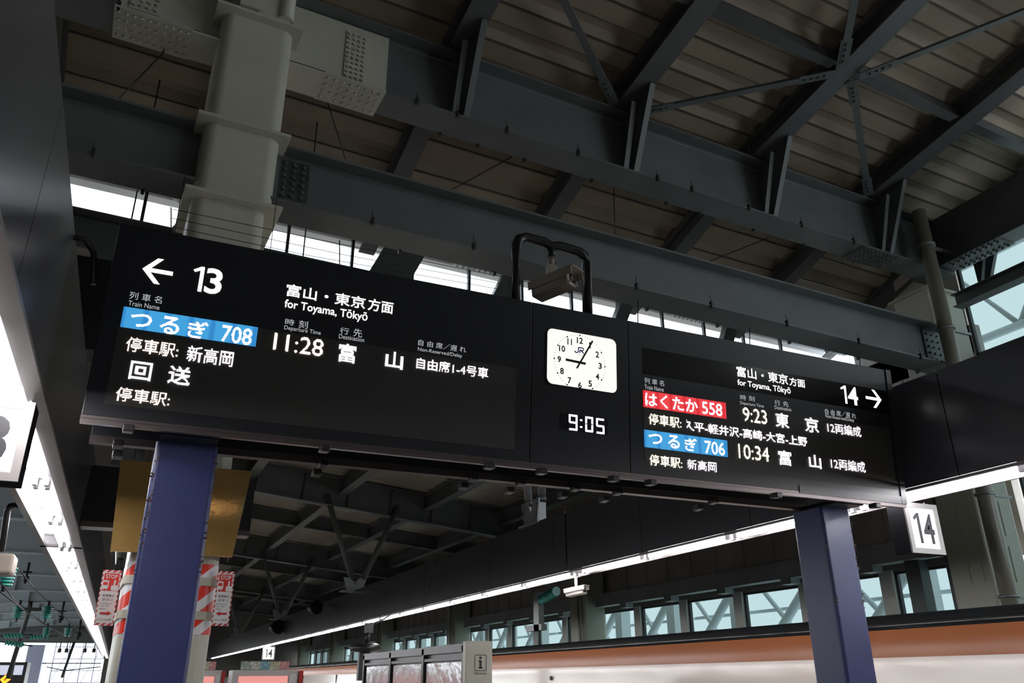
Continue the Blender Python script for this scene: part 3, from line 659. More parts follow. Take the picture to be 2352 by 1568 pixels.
trough('near right slate fascia with light trough, touching the right board', 1, -2.0, YB, XR0, XR1, [-.9, 2.2, 5.3, 8.4, 11.0])
trough('far right slate fascia with light trough, receding under the clock', 1, YB + .05, 84, XR0, XR1, SEAMS)
def fixture(x, y, label):
    t = thing('fluorescent_fixture', label, 'ceiling light', (x, y, FB + .055), 0, 'fluorescent fixtures in the troughs')
    return t
proto = None
def fix_parts(t):
    for dx in (-.05, .05):
        MB().tube([(dx, .1, -.055), (dx, 2.02, -.055)], .017, 10).build('tube', M_TUBE, t)
        b = MB(); b.box(dx - .022, dx + .022, .03, .10, -.085, .0, .006).box(dx - .022, dx + .022, 2.02, 2.09, -.085, .0, .006); b.build('socket', M_SOCK, t)
    MB().box(-.06, .06, .0, 2.12, -.002, .10, .004).build('batten', M_SOCK, t)
for sd, x in (('left', -.96), ('right', 7.50)):
    n = 0; ys = [YB - .12 - 2.17 * k for k in range(7, 0, -1)] + [YB + .1 + 2.17 * k for k in range(31)]
    for y in ys:
        if y < 4: lab = 'twin-tube fluorescent light in the %s trough, overhead and behind the viewer' % sd
        else: lab = 'twin-tube fluorescent light in the %s trough, %s %s' % (sd, (ORD + ['thirty-first', 'thirty-second', 'thirty-third', 'thirty-fourth', 'thirty-fifth', 'thirty-sixth', 'thirty-seventh', 'thirty-eighth'])[n], 'counted from the viewer')
        if proto is None: t = fixture(x, y, lab); fix_parts(t); proto = t
        else: t = copy_tree(proto, None, (x, y, FB + .055)); t['label'] = lab
        n += y >= 4

# lit platform number boxes hanging from the troughs
def number_box(label, txt, x0, x1, y, z0, z1, k=1.0):
    t = thing('platform_number_sign', label, 'sign', ((x0 + x1) / 2, y, z0), 0, 'lit platform number boxes'); w = x1 - x0; h = z1 - z0
    MB().box(-w / 2, w / 2, .0, .22, 0, h, .004).build('casing', mat('matte_black_casing', (.012, .012, .014), .9, spec=.1), t)
    f = .055; b = MB(); b.box(-w / 2, w / 2, -.02, 0, 0, f).box(-w / 2, w / 2, -.02, 0, h - f, h).box(-w / 2, -w / 2 + f, -.02, 0, f, h - f).box(w / 2 - f, w / 2, -.02, 0, f, h - f); b.build('frame', M_ALU, t)
    MB().box(-w / 2 + f, w / 2 - f, -.008, -.002, f, h - f).build('lit_panel', M_BOXW, t)
    v0, v1 = h * .20, h * .80; q = (v1 - v0) * .12; u1 = -w * .10; u0 = -w * .29
    MB().prism([(u1 - q, v0), (u1, v0), (u1, v1), (u1 - q * .85, v1), (u0, v1 - (v1 - v0) * .16), (u0 + q * .4, v1 - (v1 - v0) * .25), (u1 - q, v1 - (v1 - v0) * .15)], 'y', -.012, -.009).build('numeral', M_INK, t)
    letters('numeral', txt[1], -w * .03, w * .30, v0, v1, -.011, M_INK, t, .02)
    MB().tube([(-w * .4, .1, h), (-w * .4, .1, h + .05)], .012, 8).tube([(w * .42, .1, h), (w * .42, .1, h + .05)], .012, 8).build('hanger', M_SOCK, t)
    return t
number_box('lit white platform 14 box hanging beside the right navy pillar', '14', 7.50, 8.00, 6.2, 2.80, 3.34)
number_box('lit white platform box at the left edge, its number cut off', '13', -1.33, -.78, 6.06, 2.80, 3.34)
number_box('tiny far lit platform 14 box above the vending machines', '14', 7.28, 7.98, 50, 2.62, 3.34)
c0 = Vector((-.87, 5.95, 3.62)); o = MB().tube([c0, c0 + Vector((.02, .05, -.1)), c0 + Vector((-.01, .12, -.2)), c0 + Vector((-.1, .15, -.28))], .014, 8).build('flexible_conduit', M_POST, shift=c0); o.location = c0
tag(o, 'short white flexible conduit above the platform box at left edge', 'conduit')
c0 = atX(168, 545, -.76); o = MB().tube([c0, c0 + Vector((.07, .03, .02)), c0 + Vector((.14, .06, -.06)), c0 + Vector((.18, .08, -.3))], .022, 8).build('flexible_conduit', M_CLIP, shift=c0); o.location = c0
tag(o, 'black flexible conduit curving off the top of the near left fascia', 'conduit')
# black boxes seen left of the sign
t = thing('hanging_duct', 'black rectangular duct high beyond the left end of the sign', 'duct', (0, 12.5, 6.0))
MB().box(-1.5, 2.0, -.25, .25, 0, 1.45).build('duct_body', M_BLACK, t)
for x in (-.9, 1.8): MB().tube([(x, 0, 1.44), (x, 0, 5.12)], .012, 6).build('hanger_rod', M_WIRE, t)
t = thing('hanging_sign_box', 'black hanging sign box seen end on between left fascia and gold panel', 'sign', (0, 12.0, 3.5))
MB().box(-.74, 1.4, 0, .3, .04, .78).build('casing', M_BLACK, t); MB().box(-.74, 1.4, 0, .3, -.03, .04).build('bottom_bar', M_BAR, t)

# ================================================================ FAR ROOF BEYOND THE SIGN
FT_TILT = .095
g1 = girder('roof_girder', 'dark girder under the white clerestory windows behind the left board', -17, 16, 8.3, 9.36, .5, 4.3, P0, TH, M_STEEL)
FARY = [22.2, 29.7, 37.5, 45.3, 53.6, 62.0, 70, 78]
for i, y in enumerate(FARY):
    main = i % 2 == 1; nm = ORD[i]
    girder('roof_girder', 'dark cross girder of the low roof beyond the sign, %s going away' % nm, -6.4, 11.5, -1.15 if main else -.62, -.06 if main else -.03, .42 if main else .3, 0, (5.2, y, 8.72), TH, M_STEEL,
           tilt=FT_TILT, stiff=[-5 + 1.68 * k for k in range(0, 9)] if main else ())
FX = [-5.0 + 3.35 * k for k in range(0, 5)]
for i, x in enumerate(FX):
    z = 8.72 - x * FT_TILT
    b = MB(); Ln = 66; b.box(-.17, .17, 0, Ln, -.62, -.59).box(-.015, .015, 0, Ln, -.59, -.05).box(-.15, .15, 0, Ln, -.06, -.03)
    o = b.build('roof_rafter', M_STEEL); o.location = (5.2 + x, 14.9, z); o.rotation_euler = (0, 0, TH * .35)
    tag(o, 'dark longitudinal rafter of the low roof, %s from the left beyond the sign' % ORD[i], 'rafter', 'rafters of the low roof')
prof = deck_profile(14.85, 86, lambda y: 0, .42, .17, .05, .15, .085)
b = MB()
for i in range(len(prof) - 1):
    (ya, za), (yb, zb) = prof[i], prof[i + 1]
    b.quad((-6.5, ya, za), (11.9, ya, za), (11.9, yb, zb), (-6.5, yb, zb))
b.box(-6.5, 11.9, 14.85, 90, .1, .14)
o = struct(b.build('trim_3', M_FARDECK)); o.location = (5.2, 0, 8.74); o.rotation_euler = (0, FT_TILT, 0)
struct(MB().box(-1.3, 17, 90, 90.3, -1.5, 10).build('wall_far', M_WALLD))
struct(MB().box(-1.36, -1.3, 14.9, 90, 4.4, 9.3).build('trim_4', M_WALLD))  # closes the roof step over the left fascia, added against leaking light
# V struts standing on the right fascia
for i, y in enumerate((15.1, 29.7, 45.3, 62.0)):
    v = thing('v_strut', 'V-shaped pair of steel pipes standing on the right fascia, %s going away' % ORD[i], 'strut', (7.3, y, FT), 0, 'V struts on the right fascia')
    zt = 3.2
    if i == 0:
        for s in (-1, 1): MB().tube([(.12, s * .30 + .0, .5), (.12, s * .72, 2.9)], .085, 14).tube([(.12, s * .30, .46), (.12, s * .31, .52)], .11, 14).build('pipe', M_GALV, v)
        b = MB(); b.prism([(-.42, .48), (-.30, .0), (.30, .0), (.42, .48), (.16, .48), (0, .2), (-.16, .48)], 'x', .0, .03); b.box(-.06, .3, -.45, .45, -.02, .015); b.box(.0, .22, -.3, -.27, 0, .42); b.box(.0, .22, .27, .3, 0, .42)
        for s in (-1, 1):
            for (u, w) in ((.30, .36), (.27, .16)): b.tube([(-.02, s * u, w), (.0, s * u, w)], .035, 10)
        b.build('foot_bracket', mat('pale_galvanised_bracket', (.46, .47, .48), .4, metal=.4), v)
    else:
        for s in (-1, 1): MB().tube([(.1 + s * .2, 0, .4), (.1 + s * 1.38, 0, 3.25 - .13 * s)], .10, 10).build('pipe', M_STEEL, v)
        b = MB(); b.prism([(-.42, .45), (-.28, 0), (.28, 0), (.42, .45), (.15, .45), (0, .2), (-.15, .45)], 'y', -.05, -.02); b.box(-.5, .5, -.2, .2, -.05, 0); b.build('foot_bracket', M_GALV, v)
# loudspeakers under the far girders, above the right fascia
for i, (px, py, x, s) in enumerate(((720, 1395, 6.7, .55), (632, 1440, 6.9, .7))):
    c = atX(px, py, x); t = thing('loudspeaker', 'dark horn loudspeaker hanging above the right fascia, %s going away' % ORD[i], 'loudspeaker', c, .4, 'loudspeakers')
    MB().tube([(0, -.45 * s, 0), (0, -.1 * s, 0), (0, .5 * s, 0)], [.5 * s, .42 * s, .2 * s], 18).build('horn', M_BLACK, t); MB().box(-.06, .06, .2, .32, -.1, .1).bar((0, .26, 0), (7.32 - c.x, .26, FT - .12 - c.z), .09, .09).build('bracket', M_WIRE, t)

# ---------------------------------------------------------------- low roof over the left track
LY = [13.2 + 8.2 * k for k in range(0, 10)]
for i, y in enumerate(LY):
    g = thing('track_girder', 'blue-grey girder of the left track roof, %s going away' % ORD[i], 'girder', (-1.35, y, 0), 0, 'girders over the left track')
    b = MB(); zz = lambda x: 6.32 - .012 * (x + 3) ** 2 if x < -3 else 6.32
    xs = [-15.6, -11, -8, -5.5, -3.5, 0]
    for k in range(5):
        xa, xb = xs[k], xs[k + 1]; za, zb = zz(xa), zz(xb)
        b.quad((xa, 0, za), (xb, 0, zb), (xb, 0, 7.75), (xa, 0, 7.75))
    b.build('web', M_LSTEEL, g)
    b = MB()
    for k in range(5):
        xa, xb = xs[k], xs[k + 1]; b.bar((xa, 0, zz(xa)), (xb, 0, zz(xb)), .45, .05)
    b.build('bottom_flange', M_LSTEEL, g)
    for x in (-1.2, -4.6, -8): MB().box(x - .02, x + .02, -.2, 0, zz(x), 7.7).build('stiffener', M_LSTEEL, g)
b = MB(); b.box(-16.8, -1.35, 12.8, 90, 7.75, 7.85)
struct(b.build('trim_5', M_FARDECK))

# ---------------------------------------------------------------- overhead line over the left track
def insulator(label, px, py, x_, r, ln, rotx=0, roty=0, grp='teal insulators over the left track'):
    c = atY(px, py, x_); t = thing('line_insulator', label, 'insulator', c, 0, grp); t.rotation_euler = (rotx, roty, 0); b = MB(); n = 6; pts = []; rr = []
    for k in range(n):
        z = -ln / 2 + ln * k / n; pts += [(0, 0, z), (0, 0, z + ln / n * .5), (0, 0, z + ln / n * .55), (0, 0, z + ln / n)]; rr += [r * (.8 + .2 * k / n)] * 2 + [r * .5] * 2
    b.tube(pts, rr, 14).build('sheds', M_TEAL, t); MB().tube([(0, 0, ln / 2), (0, 0, ln * .95)], r * .22, 8).tube([(0, 0, -ln / 2), (0, 0, -ln * .8)], r * .2, 8).build('cap', M_WIRE, t)
INS = [((14, 1322), 13.0, .125, .26, 'nearest'), ((42, 1405), 28, .16, .34, 'second, left of a pair'), ((108, 1406), 28, .16, .34, 'second, right of a pair'), ((107, 1450), 42, .16, .36, 'third, left of a pair'), ((156, 1450), 42, .16, .36, 'third, right of a pair')]
for (p_, y, r, ln, n) in INS: insulator('teal bell insulator hanging over the left track, %s' % n, p_[0], p_[1], y, r, ln)
for i, (px, py, rl) in enumerate(((32, 1459, 1.5), (34, 1478, 1.7), (92, 1462, 1.5))): insulator('long teal insulator lying across the far gantry, %s' % ('upper left', 'lower left', 'right')[i], px, py, 55, .16, .95, 0, rl)
for i, (pts) in enumerate((((0, 1336, 11), (34, 1378, 20), (60, 1405, 29), (107, 1437, 45), (140, 1453, 60)), ((46, 1310, 13), (85, 1358, 22), (140, 1410, 40), (185, 1450, 70)), ((0, 1358, 12), (58, 1403, 28), (110, 1437, 48), (145, 1455, 66)))):
    q = [atY(a_, b_, y) for a_, b_, y in pts]; o = MB().tube(q, [.005 + .00035 * k[2] for k in pts], 6).build('overhead_wire', M_WIRE, shift=q[0]); o.location = q[0]
    tag(o, 'dark overhead wire above the left track, %s of three' % ('middle', 'right', 'left')[i], 'wire', 'overhead wires')
for i, (px, py, y) in enumerate(((62, 1318, 21), (142, 1408, 42), (182, 1447, 62))):
    c = atY(px, py, y); k = y / 42; o = MB().tube([(0, 0, .5 * k), (0, 0, -.4 * k)], .05 * k, 8).box(-.16 * k, .16 * k, -.05, .05, .05 * k, .12 * k).tube([(0, 0, -.1 * k), (0, 0, -.3 * k)], .11 * k, 8).build('line_hanger', M_WIRE); o.location = c
    tag(o, 'small dark line hanger under a left track girder, %s going away' % ORD[i], 'hanger', 'line hangers')
# drop arm and lamp near the left fascia
q = [atX(40, 1160, -1.3), atX(24, 1162, -1.36), atX(17, 1172, -1.4), atX(4, 1262, -1.43)]
t = thing('drop_arm', 'dark bent pipe arm with camera head dropping from the left fascia', 'camera arm', q[0]); MB().tube(q, .035, 10).build('arm', M_BLACK, t, shift=q[0])
c = atX(4, 1300, -1.45); b = MB(); b.box(c.x - .2, c.x + .13, c.y - .2, c.y + .25, c.z - .1, c.z + .13, .03); b.build('camera_head', M_CAMB, t, shift=q[0])
ze = atY(150, 1476, 88).z
t = thing('end_beam', 'dark beam closing the left track roof above the far daylight', 'beam', (-15.6, 88, ze))
MB().box(0, 14.2, 0, .5, 0, .9).build('lower_chord', M_STEEL, t); MB().box(0, 14.2, .1, .4, .9, 7.75 - ze).build('web', M_STEEL2, t)
# far end of the left track: gantry, mast, daylight beyond
t = thing('catenary_mast', 'dark mast with cross arms hanging in the daylight at the far left end', 'mast', (atY(167, 1485, 88)))
b = MB(); b.tube([(.06, 0, .42), (-.4, 0, -2.6)], .12, 8); b.build('mast', M_WIRE, t)
b = MB(); b.tube([(-2.2, 0, -1.4), (2.6, 0, -1.4)], .05, 6).tube([(-1.8, 0, -1.7), (-.3, 0, -2.0), (2.6, 0, -1.7)], .05, 6); b.build('cross_arm', M_WIRE, t)
for i, px in enumerate((139, 155, 197, 218)):
    c = atY(px, 1482, 88.2); o = MB().tube([(0, 0, .5), (0, 0, -.35)], .05, 6).tube([(0, 0, -.25), (0, 0, -.6)], .16, 8).build('line_hanger', M_WIRE); o.location = c; tag(o, 'dark hanger against the far left daylight, %s from the left' % ORD[i], 'hanger', 'hangers at the far end')
lat = MB()
for k in range(9): lat.tube([(k * 1.35, 0, 0), (k * 1.35, 0, 8)], .06, 5)
for k in range(7): lat.tube([(0, 0, k * 1.2), (11, 0, k * 1.2 + .05)], .05, 5); lat.tube([(k * 1.5, 0, 0), (k * 1.5 + 3, 0, 7)], .035, 5)
o = lat.build('line_gantry', mat('pale_blue_grey_gantry', (.16, .17, .24), .5)); o.location = atY(112, 1568, 105); tag(o, 'pale lattice gantry in the bright daylight beyond the left track', 'gantry')
a_ = atY(66, 1480, 90); t = thing('far_building', 'pale lilac building corner in the far left daylight', 'building', (a_.x, 90, -1.3)); MB().box(0, 1.35, 0, 6, 0, a_.z + 1.3).build('wall', mat('lilac_white_cladding', (.42, .44, .60), .5), t)
a_ = atY(0, 1500, 78); b_ = atY(64, 1520, 78)
t = thing('end_building', 'dark building block under the roof at the bottom left corner', 'building', (a_.x - 1, 78, -1.3)); w = b_.x - a_.x + 1
MB().box(0, w, 0, 3, 0, b_.z + 1.3).build('wall', M_BLACK, t)
c = atY(15, 1540, 77.9); MB().box(c.x - a_.x, c.x - a_.x + 1.3, -.2, -.1, c.z + 1.0, c.z + 1.7).box(c.x - a_.x + 1.5, c.x - a_.x + 2.1, -.2, -.1, c.z + 1.0, c.z + 1.7).build('lit_window', emis('cool_lit_window', (.75, .8, .95), .8), t)
c = atY(12, 1560, 70); t = thing('signal_lamp', 'small yellow and red signal light at the bottom left corner', 'signal', c)
MB().prism([(-.3, 0), (0, -.3), (.3, 0), (0, .3)], 'y', -.05, .0).build('yellow_face', emis('signal_yellow', (1, .75, .03), 1.5), t); MB().tube([(.0, -.07, 0), (0, -.05, 0)], .1, 10).build('centre_spot', emis('signal_amber', (.8, .2, 0), 1), t)
MB().prism([(-.36, 0), (0, -.36), (.36, 0), (0, .36)], 'y', .001, .1).build('red_border', emis('signal_red', (.9, .1, .02), .8), t)
a_ = atY(68, 1395, 62); t = thing('line_post', 'dark hanging post of the overhead line below the left track girders', 'post', a_)
MB().tube([(0, 0, 6.33 - a_.z), (0, 0, 0), (-.35, 0, -4.2)], .14, 10).build('post', M_WIRE, t); MB().box(-.7, .7, -.15, .15, -.2, .0).build('post_head', M_WIRE, t)

# ================================================================ TRAIN
tr = thing('train', 'ivory and copper striped train standing at the right platform', 'train', (9.5, 3, -1.2))
def skin(nm, prof, m, y0=-4, y1=85):
    b = MB()
    for i in range(len(prof) - 1):
        (xa, za), (xb, zb) = prof[i], prof[i + 1]
        f = b.bm.faces.new([b.bm.verts.new(p_) for p_ in ((xa, y0, za), (xb, y0, zb), (xb, y1, zb), (xa, y1, za))])
    bmesh.ops.remove_doubles(b.bm, verts=b.bm.verts, dist=1e-5)
    for f in b.bm.faces: f.smooth = True
    return b.build(nm, m, tr)
skin('body_side', [(.06, .2), (.0, .9), (-.02, 1.6), (-.02, 2.3), (.0, 2.75), (.02, 3.02)], M_IVORY)
skin('copper_stripe', [(.02, 3.02), (.05, 3.14), (.10, 3.26), (.16, 3.38)], M_COPPER)
skin('roof_lip', [(.16, 3.38), (.165, 3.395), (.20, 3.42), (.21, 3.45), (.185, 3.475)], mat('glossy_black_roof_lip', (.012, .013, .014), .12))
skin('roof', [(.185, 3.475), (.22, 3.53), (.5, 3.60), (1.6, 3.66), (2.8, 3.56), (3.2, 3.3), (3.3, .2)], M_TROOF)
for k in range(8):
    o = MB().box(-.03, .02, 0, .006, .2, 3.0).build('car_gap', M_BLACK, tr); o.location = (0, 22 + k * 8, 0)
c = atX(1265, 1557, 9.47); o = MB().tube([(-.01, 0, 0), (.02, 0, 0)], .05, 12).build('side_port', M_BLACK, tr); o.location = c - Vector((9.5, 3, -1.2))

# ================================================================ RIGHT WALL: windows, girders, columns, outdoor truss
n = 2
ylist = [28.9 + 14.1 * k for k in range(-2, 5)]
def window(y0, y1, z0, z1, pane=None):
    global n
    w = bpy.data.objects.new('window_%d' % n, None); COL.objects.link(w); w['kind'] = 'structure'; w.location = (WX, y0, z0); n += 1; L_ = y1 - y0; H = z1 - z0
    b = MB(); b.box(-.03, .06, 0, .07, 0, H).box(-.03, .06, L_ - .07, L_, 0, H).box(-.03, .06, 0, L_, H - .06, H).box(-.03, .06, 0, L_, 0, .05)
    b.build('window_frame', mat('charcoal_window_frame', (.05, .055, .06), .4), w)
    MB().box(.02, .03, .05, L_ - .05, .04, H - .04).build('pane', pane or M_PANE, w)
    return w
y = 12.2; cnt = 0
while y < 88:
    window(y, y + 2.45, 2.3, 3.93)
    o = MB().box(0, .25, 0, .4, 0, 1.7).build('window_post', M_POST); o.location = (WX - .12, y + 2.45, 2.28); tag(o, 'pale post between two low windows of the right wall, %s going away' % (ORD[cnt] if cnt < 30 else 'last'), 'post', 'window posts')
    y += 2.82; cnt += 1
for k in range(3): window(-1.5 + k * 4.2, 2.6 + k * 4.2, 2.3, 6.2, M_CLEAR if k < 2 else None)  # the two unseen ones are glazed clear to let in more light
for k in range(3): window(-5.5 + k * 4.2, -1.35 + k * 4.2, 8.4, 13.6, M_CLEAR)  # unseen tall windows, added and glazed clear to brighten the right girders
window(7.1, 11.25, 8.4, 11.3)
for i, yc in enumerate([28.9 + 14.1 * k for k in range(0, 5)]):
    t = thing('wall_column', 'cream column standing against the right window wall, %s going away' % ORD[i], 'column', (16.4, yc, -1.3), 0, 'cream wall columns')
    MB().prism(rrect(1.0, 1.15, .12), 'z', 0, 9.5).build('shaft', M_CREAM, t)
    MB().tube([(-.62, -.45, 0), (-.62, -.45, 9)], .07, 8).build('downpipe', M_PIPE, t)
    # wall girder spanning to the next column
    Y0, Y1 = yc + .75, yc + 13.2
    if i < 4:
        g = thing('wall_girder', 'grey-green girder above the low windows of the right wall, %s going away' % ORD[i + 1], 'girder', (16.55, Y0, 4.08), 0, 'girders along the right wall')
        MB().box(-.2, .2, 0, Y1 - Y0, 0, .05).box(-.2, .2, 0, Y1 - Y0, .40, .45).box(-.17, -.14, 0, Y1 - Y0, .05, .4).build('beam', M_WSTEEL, g)
        for k in range(4): MB().box(-.22, .1, 1.2 + k * 2.82, 1.6 + k * 2.82, -.16, 0).build('shoe', M_WSTEEL, g)
g = thing('wall_girder', 'grey-green girder above the low windows of the right wall, nearest one', 'girder', (16.55, 13, 4.08), 0, 'girders along the right wall')
MB().box(-.2, .2, 0, 15.2, 0, .05).box(-.2, .2, 0, 15.2, .40, .45).box(-.17, -.14, 0, 15.2, .05, .4).build('beam', M_WSTEEL, g)
for k in range(5): MB().box(-.22, .1, 1.7 + k * 2.82, 2.1 + k * 2.82, -.16, 0).build('shoe', M_WSTEEL, g)
for i, (ya, yb) in enumerate(((12.1, 12.9), (13.6, 14.0))):
    o = MB().box(0, .3, 0, yb - ya, 0, 7).build('wall_stanchion', M_STEEL); o.location = (16.6, ya, -1.3); tag(o, 'dark grey-green upright against the right wall windows, %s' % ('nearer the big column', 'farther from the big column')[i], 'post', 'dark wall stanchions')
# big near column with downpipe
t = thing('wall_column', 'large cream column at the right edge with a downpipe in front', 'column', (15.95, 11.45, -1.3), 0, 'cream wall columns')
MB().prism(rrect(1.1, .95, .07), 'z', 0, 11.0).build('shaft', M_CREAM, t)
MB().box(-.63, .63, -.56, .56, 11.0, 11.05).build('collar_plate', M_CREAM, t)
for z in (4.6, 5.5):
    for y_ in (-.3, .0): MB().box(-.57, -.55, y_, y_ + .03, z, z + .7).box(.12 + y_, .16 + y_, -.49, -.475, z, z + .7).build('access_plate', M_CREAM, t)
dp = thing('downpipe', 'tall cream rain pipe running down beside the large right column', 'pipe', (14.8, 10.33, -1.3))
MB().tube([(0, 0, 0), (0, 0, 12.5)], .15, 16).build('pipe', M_PIPE, dp)
for z in (4.2, 6.1, 9.6, 11.6):
    MB().tube([(0, 0, z), (0, 0, z + .05)], .185, 16).box(.1, .75, -.03, .03, z, z + .05).build('pipe_clamp', M_GALV, dp)
# longitudinal girder and window beam at upper right
g = thing('eaves_girder', 'deep dark girder running along the right wall above the cream column', 'girder', (15.75, -7, 10.1), 0)
MB().box(-.02, .02, 0, 18.4, .04, 1.3).build('web', M_STEEL, g); MB().box(-.26, .26, 0, 18.4, 0, .04).build('bottom_flange', M_STEEL, g)
b = MB(); b.box(-.3, .3, 16.2, 17.5, -.02, 0)
for i in range(9):
    for j in (-.22, -.12, .12, .22): b.tube([(j, 16.3 + i * .135, -.02), (j, 16.3 + i * .135, -.06)], .026, 6)
b.build('bolted_splice_plate', M_STEEL, g)
g = thing('window_beam', 'horizontal steel beam crossing the high right windows', 'beam', (15.75, -7, 9.1), 0)
MB().box(-.15, .15, 0, 17.6, 0, .02).box(-.15, .15, 0, 17.6, .28, .30).box(-.01, .01, 0, 17.6, .02, .28).build('beam', M_STEEL, g)
# outdoor truss and cladding
for i in range(8):
    y0 = 4 + i * 11.4
    t = thing('outdoor_truss', 'white steel truss bay outside the right windows, %s going away' % ORD[i], 'truss', (19.2, y0, -1), 0, 'truss bays outside the right wall')
    for k in range(3):
        MB().box(-.22, .22, k * 3.8, k * 3.8 + .5, 0, 9.4).build('post', M_TRUSS, t)
        MB().tube([(0, k * 3.8 + .5, 5.4), (0, k * 3.8 + 3.5, 2.8)], .15, 10).tube([(.4, k * 3.8 + .5, 2.4), (.4, k * 3.8 + 3.5, 5.6)], .08, 8).build('diagonal', M_TRUSS, t)
    MB().box(-.12, .12, 0, 11.2, 3.4, 3.55).box(.6, .75, 0, 11.2, 4.6, 4.7).box(-.2, .2, 0, 11.2, 9.0, 9.3).build('chord', M_TRUSS, t)
for i in range(2):
    t = thing('outdoor_truss', 'white steel truss outside the high right windows, %s' % ('upper', 'lower')[i], 'truss', (20.5, -6, 10.2 + i * 2.3), 0, 'truss bays outside the right wall')
    MB().tube([(0, 0, 0), (0, 22, 0)], .12, 8).build('chord', M_TRUSS, t)
    for k in range(8): MB().tube([(0, k * 2.6, 0), (0, k * 2.6 + 1.3, 1.9), (0, k * 2.6 + 2.6, 0)], .08, 8).build('diagonal', M_TRUSS, t)
# second camera and insulators above the train
c = atX(1324, 1358, 7.75); security_cam('security_camera', 'small pale box camera hanging below the right trough over the train', c, math.radians(28), math.radians(-6), .95, mat('pale_camera_housing', (.55, .52, .48), .4))
o = MB().tube([(0, 0, .1), (0, 0, .3)], .03, 8).box(-.06, .06, -.06, .06, .26, .34).build('camera_bracket', M_REFL); o.location = c; tag(o, 'white bracket holding the small pale camera under the right trough', 'bracket')
t = thing('line_insulator', 'ribbed teal insulator above the train under the right trough', 'insulator', atX(1260, 1361, 9.9), 0, 'teal insulators over the train')
b = MB(); pts = []; rr = []
for k in range(12): pts += [(0, k * .075 - .45, -.012 * k), (0, k * .075 - .42, -.012 * k), (0, k * .075 - .41, -.012 * k), (0, k * .075 - .38, -.012 * k)]; rr += [.12, .12, .06, .06]
b.tube(pts, rr, 14).build('sheds', M_TEAL, t); MB().box(-.08, .08, .45, .75, -.9, .05).box(-.08, .08, .3, 1.2, -.9, -.75).build('bracket_arm', M_STEEL, t)

# ================================================================ PLATFORM FURNITURE
ib = thing('information_board', 'charcoal poster board with cream information end pillar', 'notice board', (5.09, 13.0, 0))
MB().box(0, .47, 0, .14, 0, 2.165, .012).build('end_pillar', M_CREAM, ib)
MB().box(.02, .3, .14, 6.5, 2.0, 2.13).box(.02, .3, .14, .24, 0, 2.1).box(.02, .3, 6.4, 6.5, 0, 2.1).box(.02, .3, 2.18, 2.3, 0, 2.1).box(.02, .3, 4.3, 4.42, 0, 2.1).box(.1, .28, .14, 6.5, .3, 2.0).box(.03, .1, .2, 6.4, 1.88, 1.93).build('frame', M_FRAMED, ib)
for k in range(3):
    MB().box(.055, .075, .32 + k * 2.09, 2.1 + k * 2.09, .5, 1.85).build('poster_film', M_FILM, ib)
MB().box(.06, .14, 6.5, 6.6, 0, 2.08).build('far_pillar', M_CREAM, ib)
b = MB(); ou = rrect(.21, .245, .02, 4, .26, 1.83); inn = rrect(.19, .225, .014, 4, .26, 1.83)
for i in range(len(ou)):
    j = (i + 1) % len(ou); b.quad((ou[i][0], -.003, ou[i][1]), (ou[j][0], -.003, ou[j][1]), (inn[j][0], -.003, inn[j][1]), (inn[i][0], -.003, inn[i][1]))
b.prism([(.26 + .022 * math.cos(a), 1.905 + .022 * math.sin(a)) for a in [k * math.pi / 8 for k in range(16)]], 'y', -.004, -.002)
b.box(.24, .28, -.004, -.002, 1.745, 1.865).box(.225, .27, -.004, -.002, 1.85, 1.865).box(.225, .297, -.004, -.002, 1.745, 1.762); b.build('information_mark', M_INK, ib)
letters('lettering', 'Information', .155, .365, 1.655, 1.69, -.003, M_INK, ib)
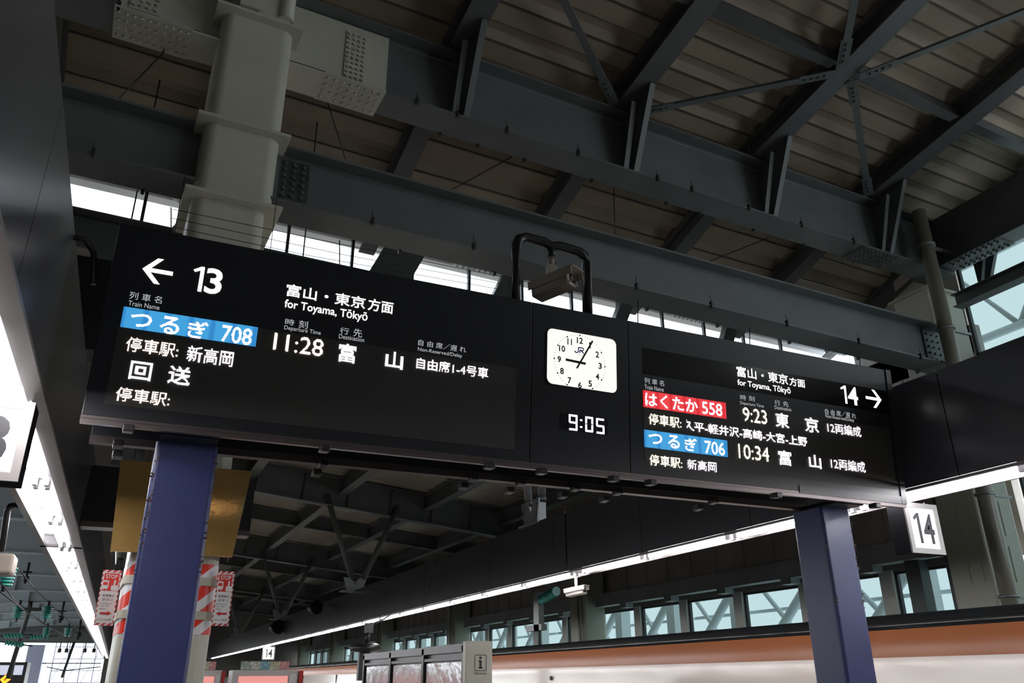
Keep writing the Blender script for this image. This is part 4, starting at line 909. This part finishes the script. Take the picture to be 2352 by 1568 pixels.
# vending machines
def vending(label, x0, x1, y):
    t = thing('vending_machine', label, 'vending machine', (x0, y, 0), 0, 'vending machines'); w = x1 - x0
    MB().box(0, w, 0, .75, 0, 1.82, .02).build('cabinet', mat('pale_grey_cabinet', (.6, .58, .56), .4), t)
    MB().box(.1 * w, .83 * w, -.02, 0, .9, 1.68).build('display_window', M_PINK, t)
    for k in range(10):
        MB().tube([(w * (.14 + .07 * k), -.05, 1.30), (w * (.14 + .07 * k), -.05, 1.42), (w * (.14 + .07 * k), -.05, 1.46)], [.035, .035, .015], 8).build('drink_can', [M_WHITE, mat('blue_can', (.1, .2, .6), .3), mat('brown_can', (.25, .12, .05), .3), mat('yellow_can', (.8, .6, .1), .3)][k % 4], t)
    for k, mcol in enumerate(((.35, .42, .36), (.55, .55, .5), (.25, .45, .5), (.5, .5, .35), (.6, .3, .28))):
        MB().box(w * (.12 + .145 * k), w * (.12 + .145 * (k + 1)), .1, .11, 1.83, 2.02).build('top_poster', mat('vending_poster_%d' % k, mcol, .5, var=.5, vs=18), t)
    MB().box(w * .86, w * .97, -.03, -.0, 1.45, 1.72).build('notice', mat('white_notice', (.7, .72, .7), .5, var=.15, vs=25), t)
    MB().box(w * 1.0, w * 1.06, -.06, .05, .6, 1.8).build('red_banner', M_DKRED, t)
    return t
vending('pink-lit vending machine left of the notice board, under posters', 2.55, 4.15, 22)
vending('pink-lit vending machine just right of the left navy pillar, half hidden', 1.3, 2.35, 22.3)
# round speaker disc beside the notice board
c = atX(840, 1487, 6.6); t = thing('disc_speaker', 'black round disc hanging left of the notice board before the windows', 'loudspeaker', c)
MB().tube([(0, 0, -.12), (0, 0, -.08), (0, 0, .06), (0, 0, .12)], [.35, .46, .46, .32], 24).build('disc', M_BLACK, t)
MB().tube([(.05, .1, .12), (.1, .1, .5)], .07, 8).box(-.02, .2, 0, .2, .42, .7).tube([(.1, .1, .6), (.8, .3, 3.40 - c.z)], .03, 8).build('hanger', M_BLACK, t)
MB().box(-.2, .12, -.1, .1, -.9, -.12).build('drop_box', M_BLACK, t)

# ---------------------------------------------------------------- small fittings belong to the part that carries them
CARRY = {'edge_clip': 'bottom_bar', 'wire_clip': 'bottom_flange', 'socket': 'batten', 'drink_can': 'display_window', 'information_mark': 'end_pillar', 'knee_bracket': 'near_span',
         'strap': 'hazard_tape', 'lens': 'lens_window', 'screw': 'housing', 'rust_specks': 'shaft', 'numeral': 'lit_panel', 'pipe_clamp': 'pipe', 'clock_digit': 'digital_display',
         'dark_segment': 'digital_display', 'clock_colon': 'digital_display', 'edge_glint': 'web', 'pictogram': 'red_field', 'arrow': 'white_field', 'poster_film': 'frame', 'top_poster': 'cabinet',
         'side_port': 'body_side', 'shoe': 'beam', 'access_plate': 'shaft', 'hub': 'dial', 'joint_flange_plate': 'bottom_flange', 'joint_web_plate': 'web'}
base = lambda o: o.name.split('.')[0]
for o in [x for x in COL.objects if x.type == 'MESH' and x.parent and base(x) in CARRY]:
    for q in o.parent.children:
        if q is not o and q.type == 'MESH' and base(q) == CARRY[base(o)] and q.parent == o.parent:
            o.location = o.location - q.location; o.parent = q; break
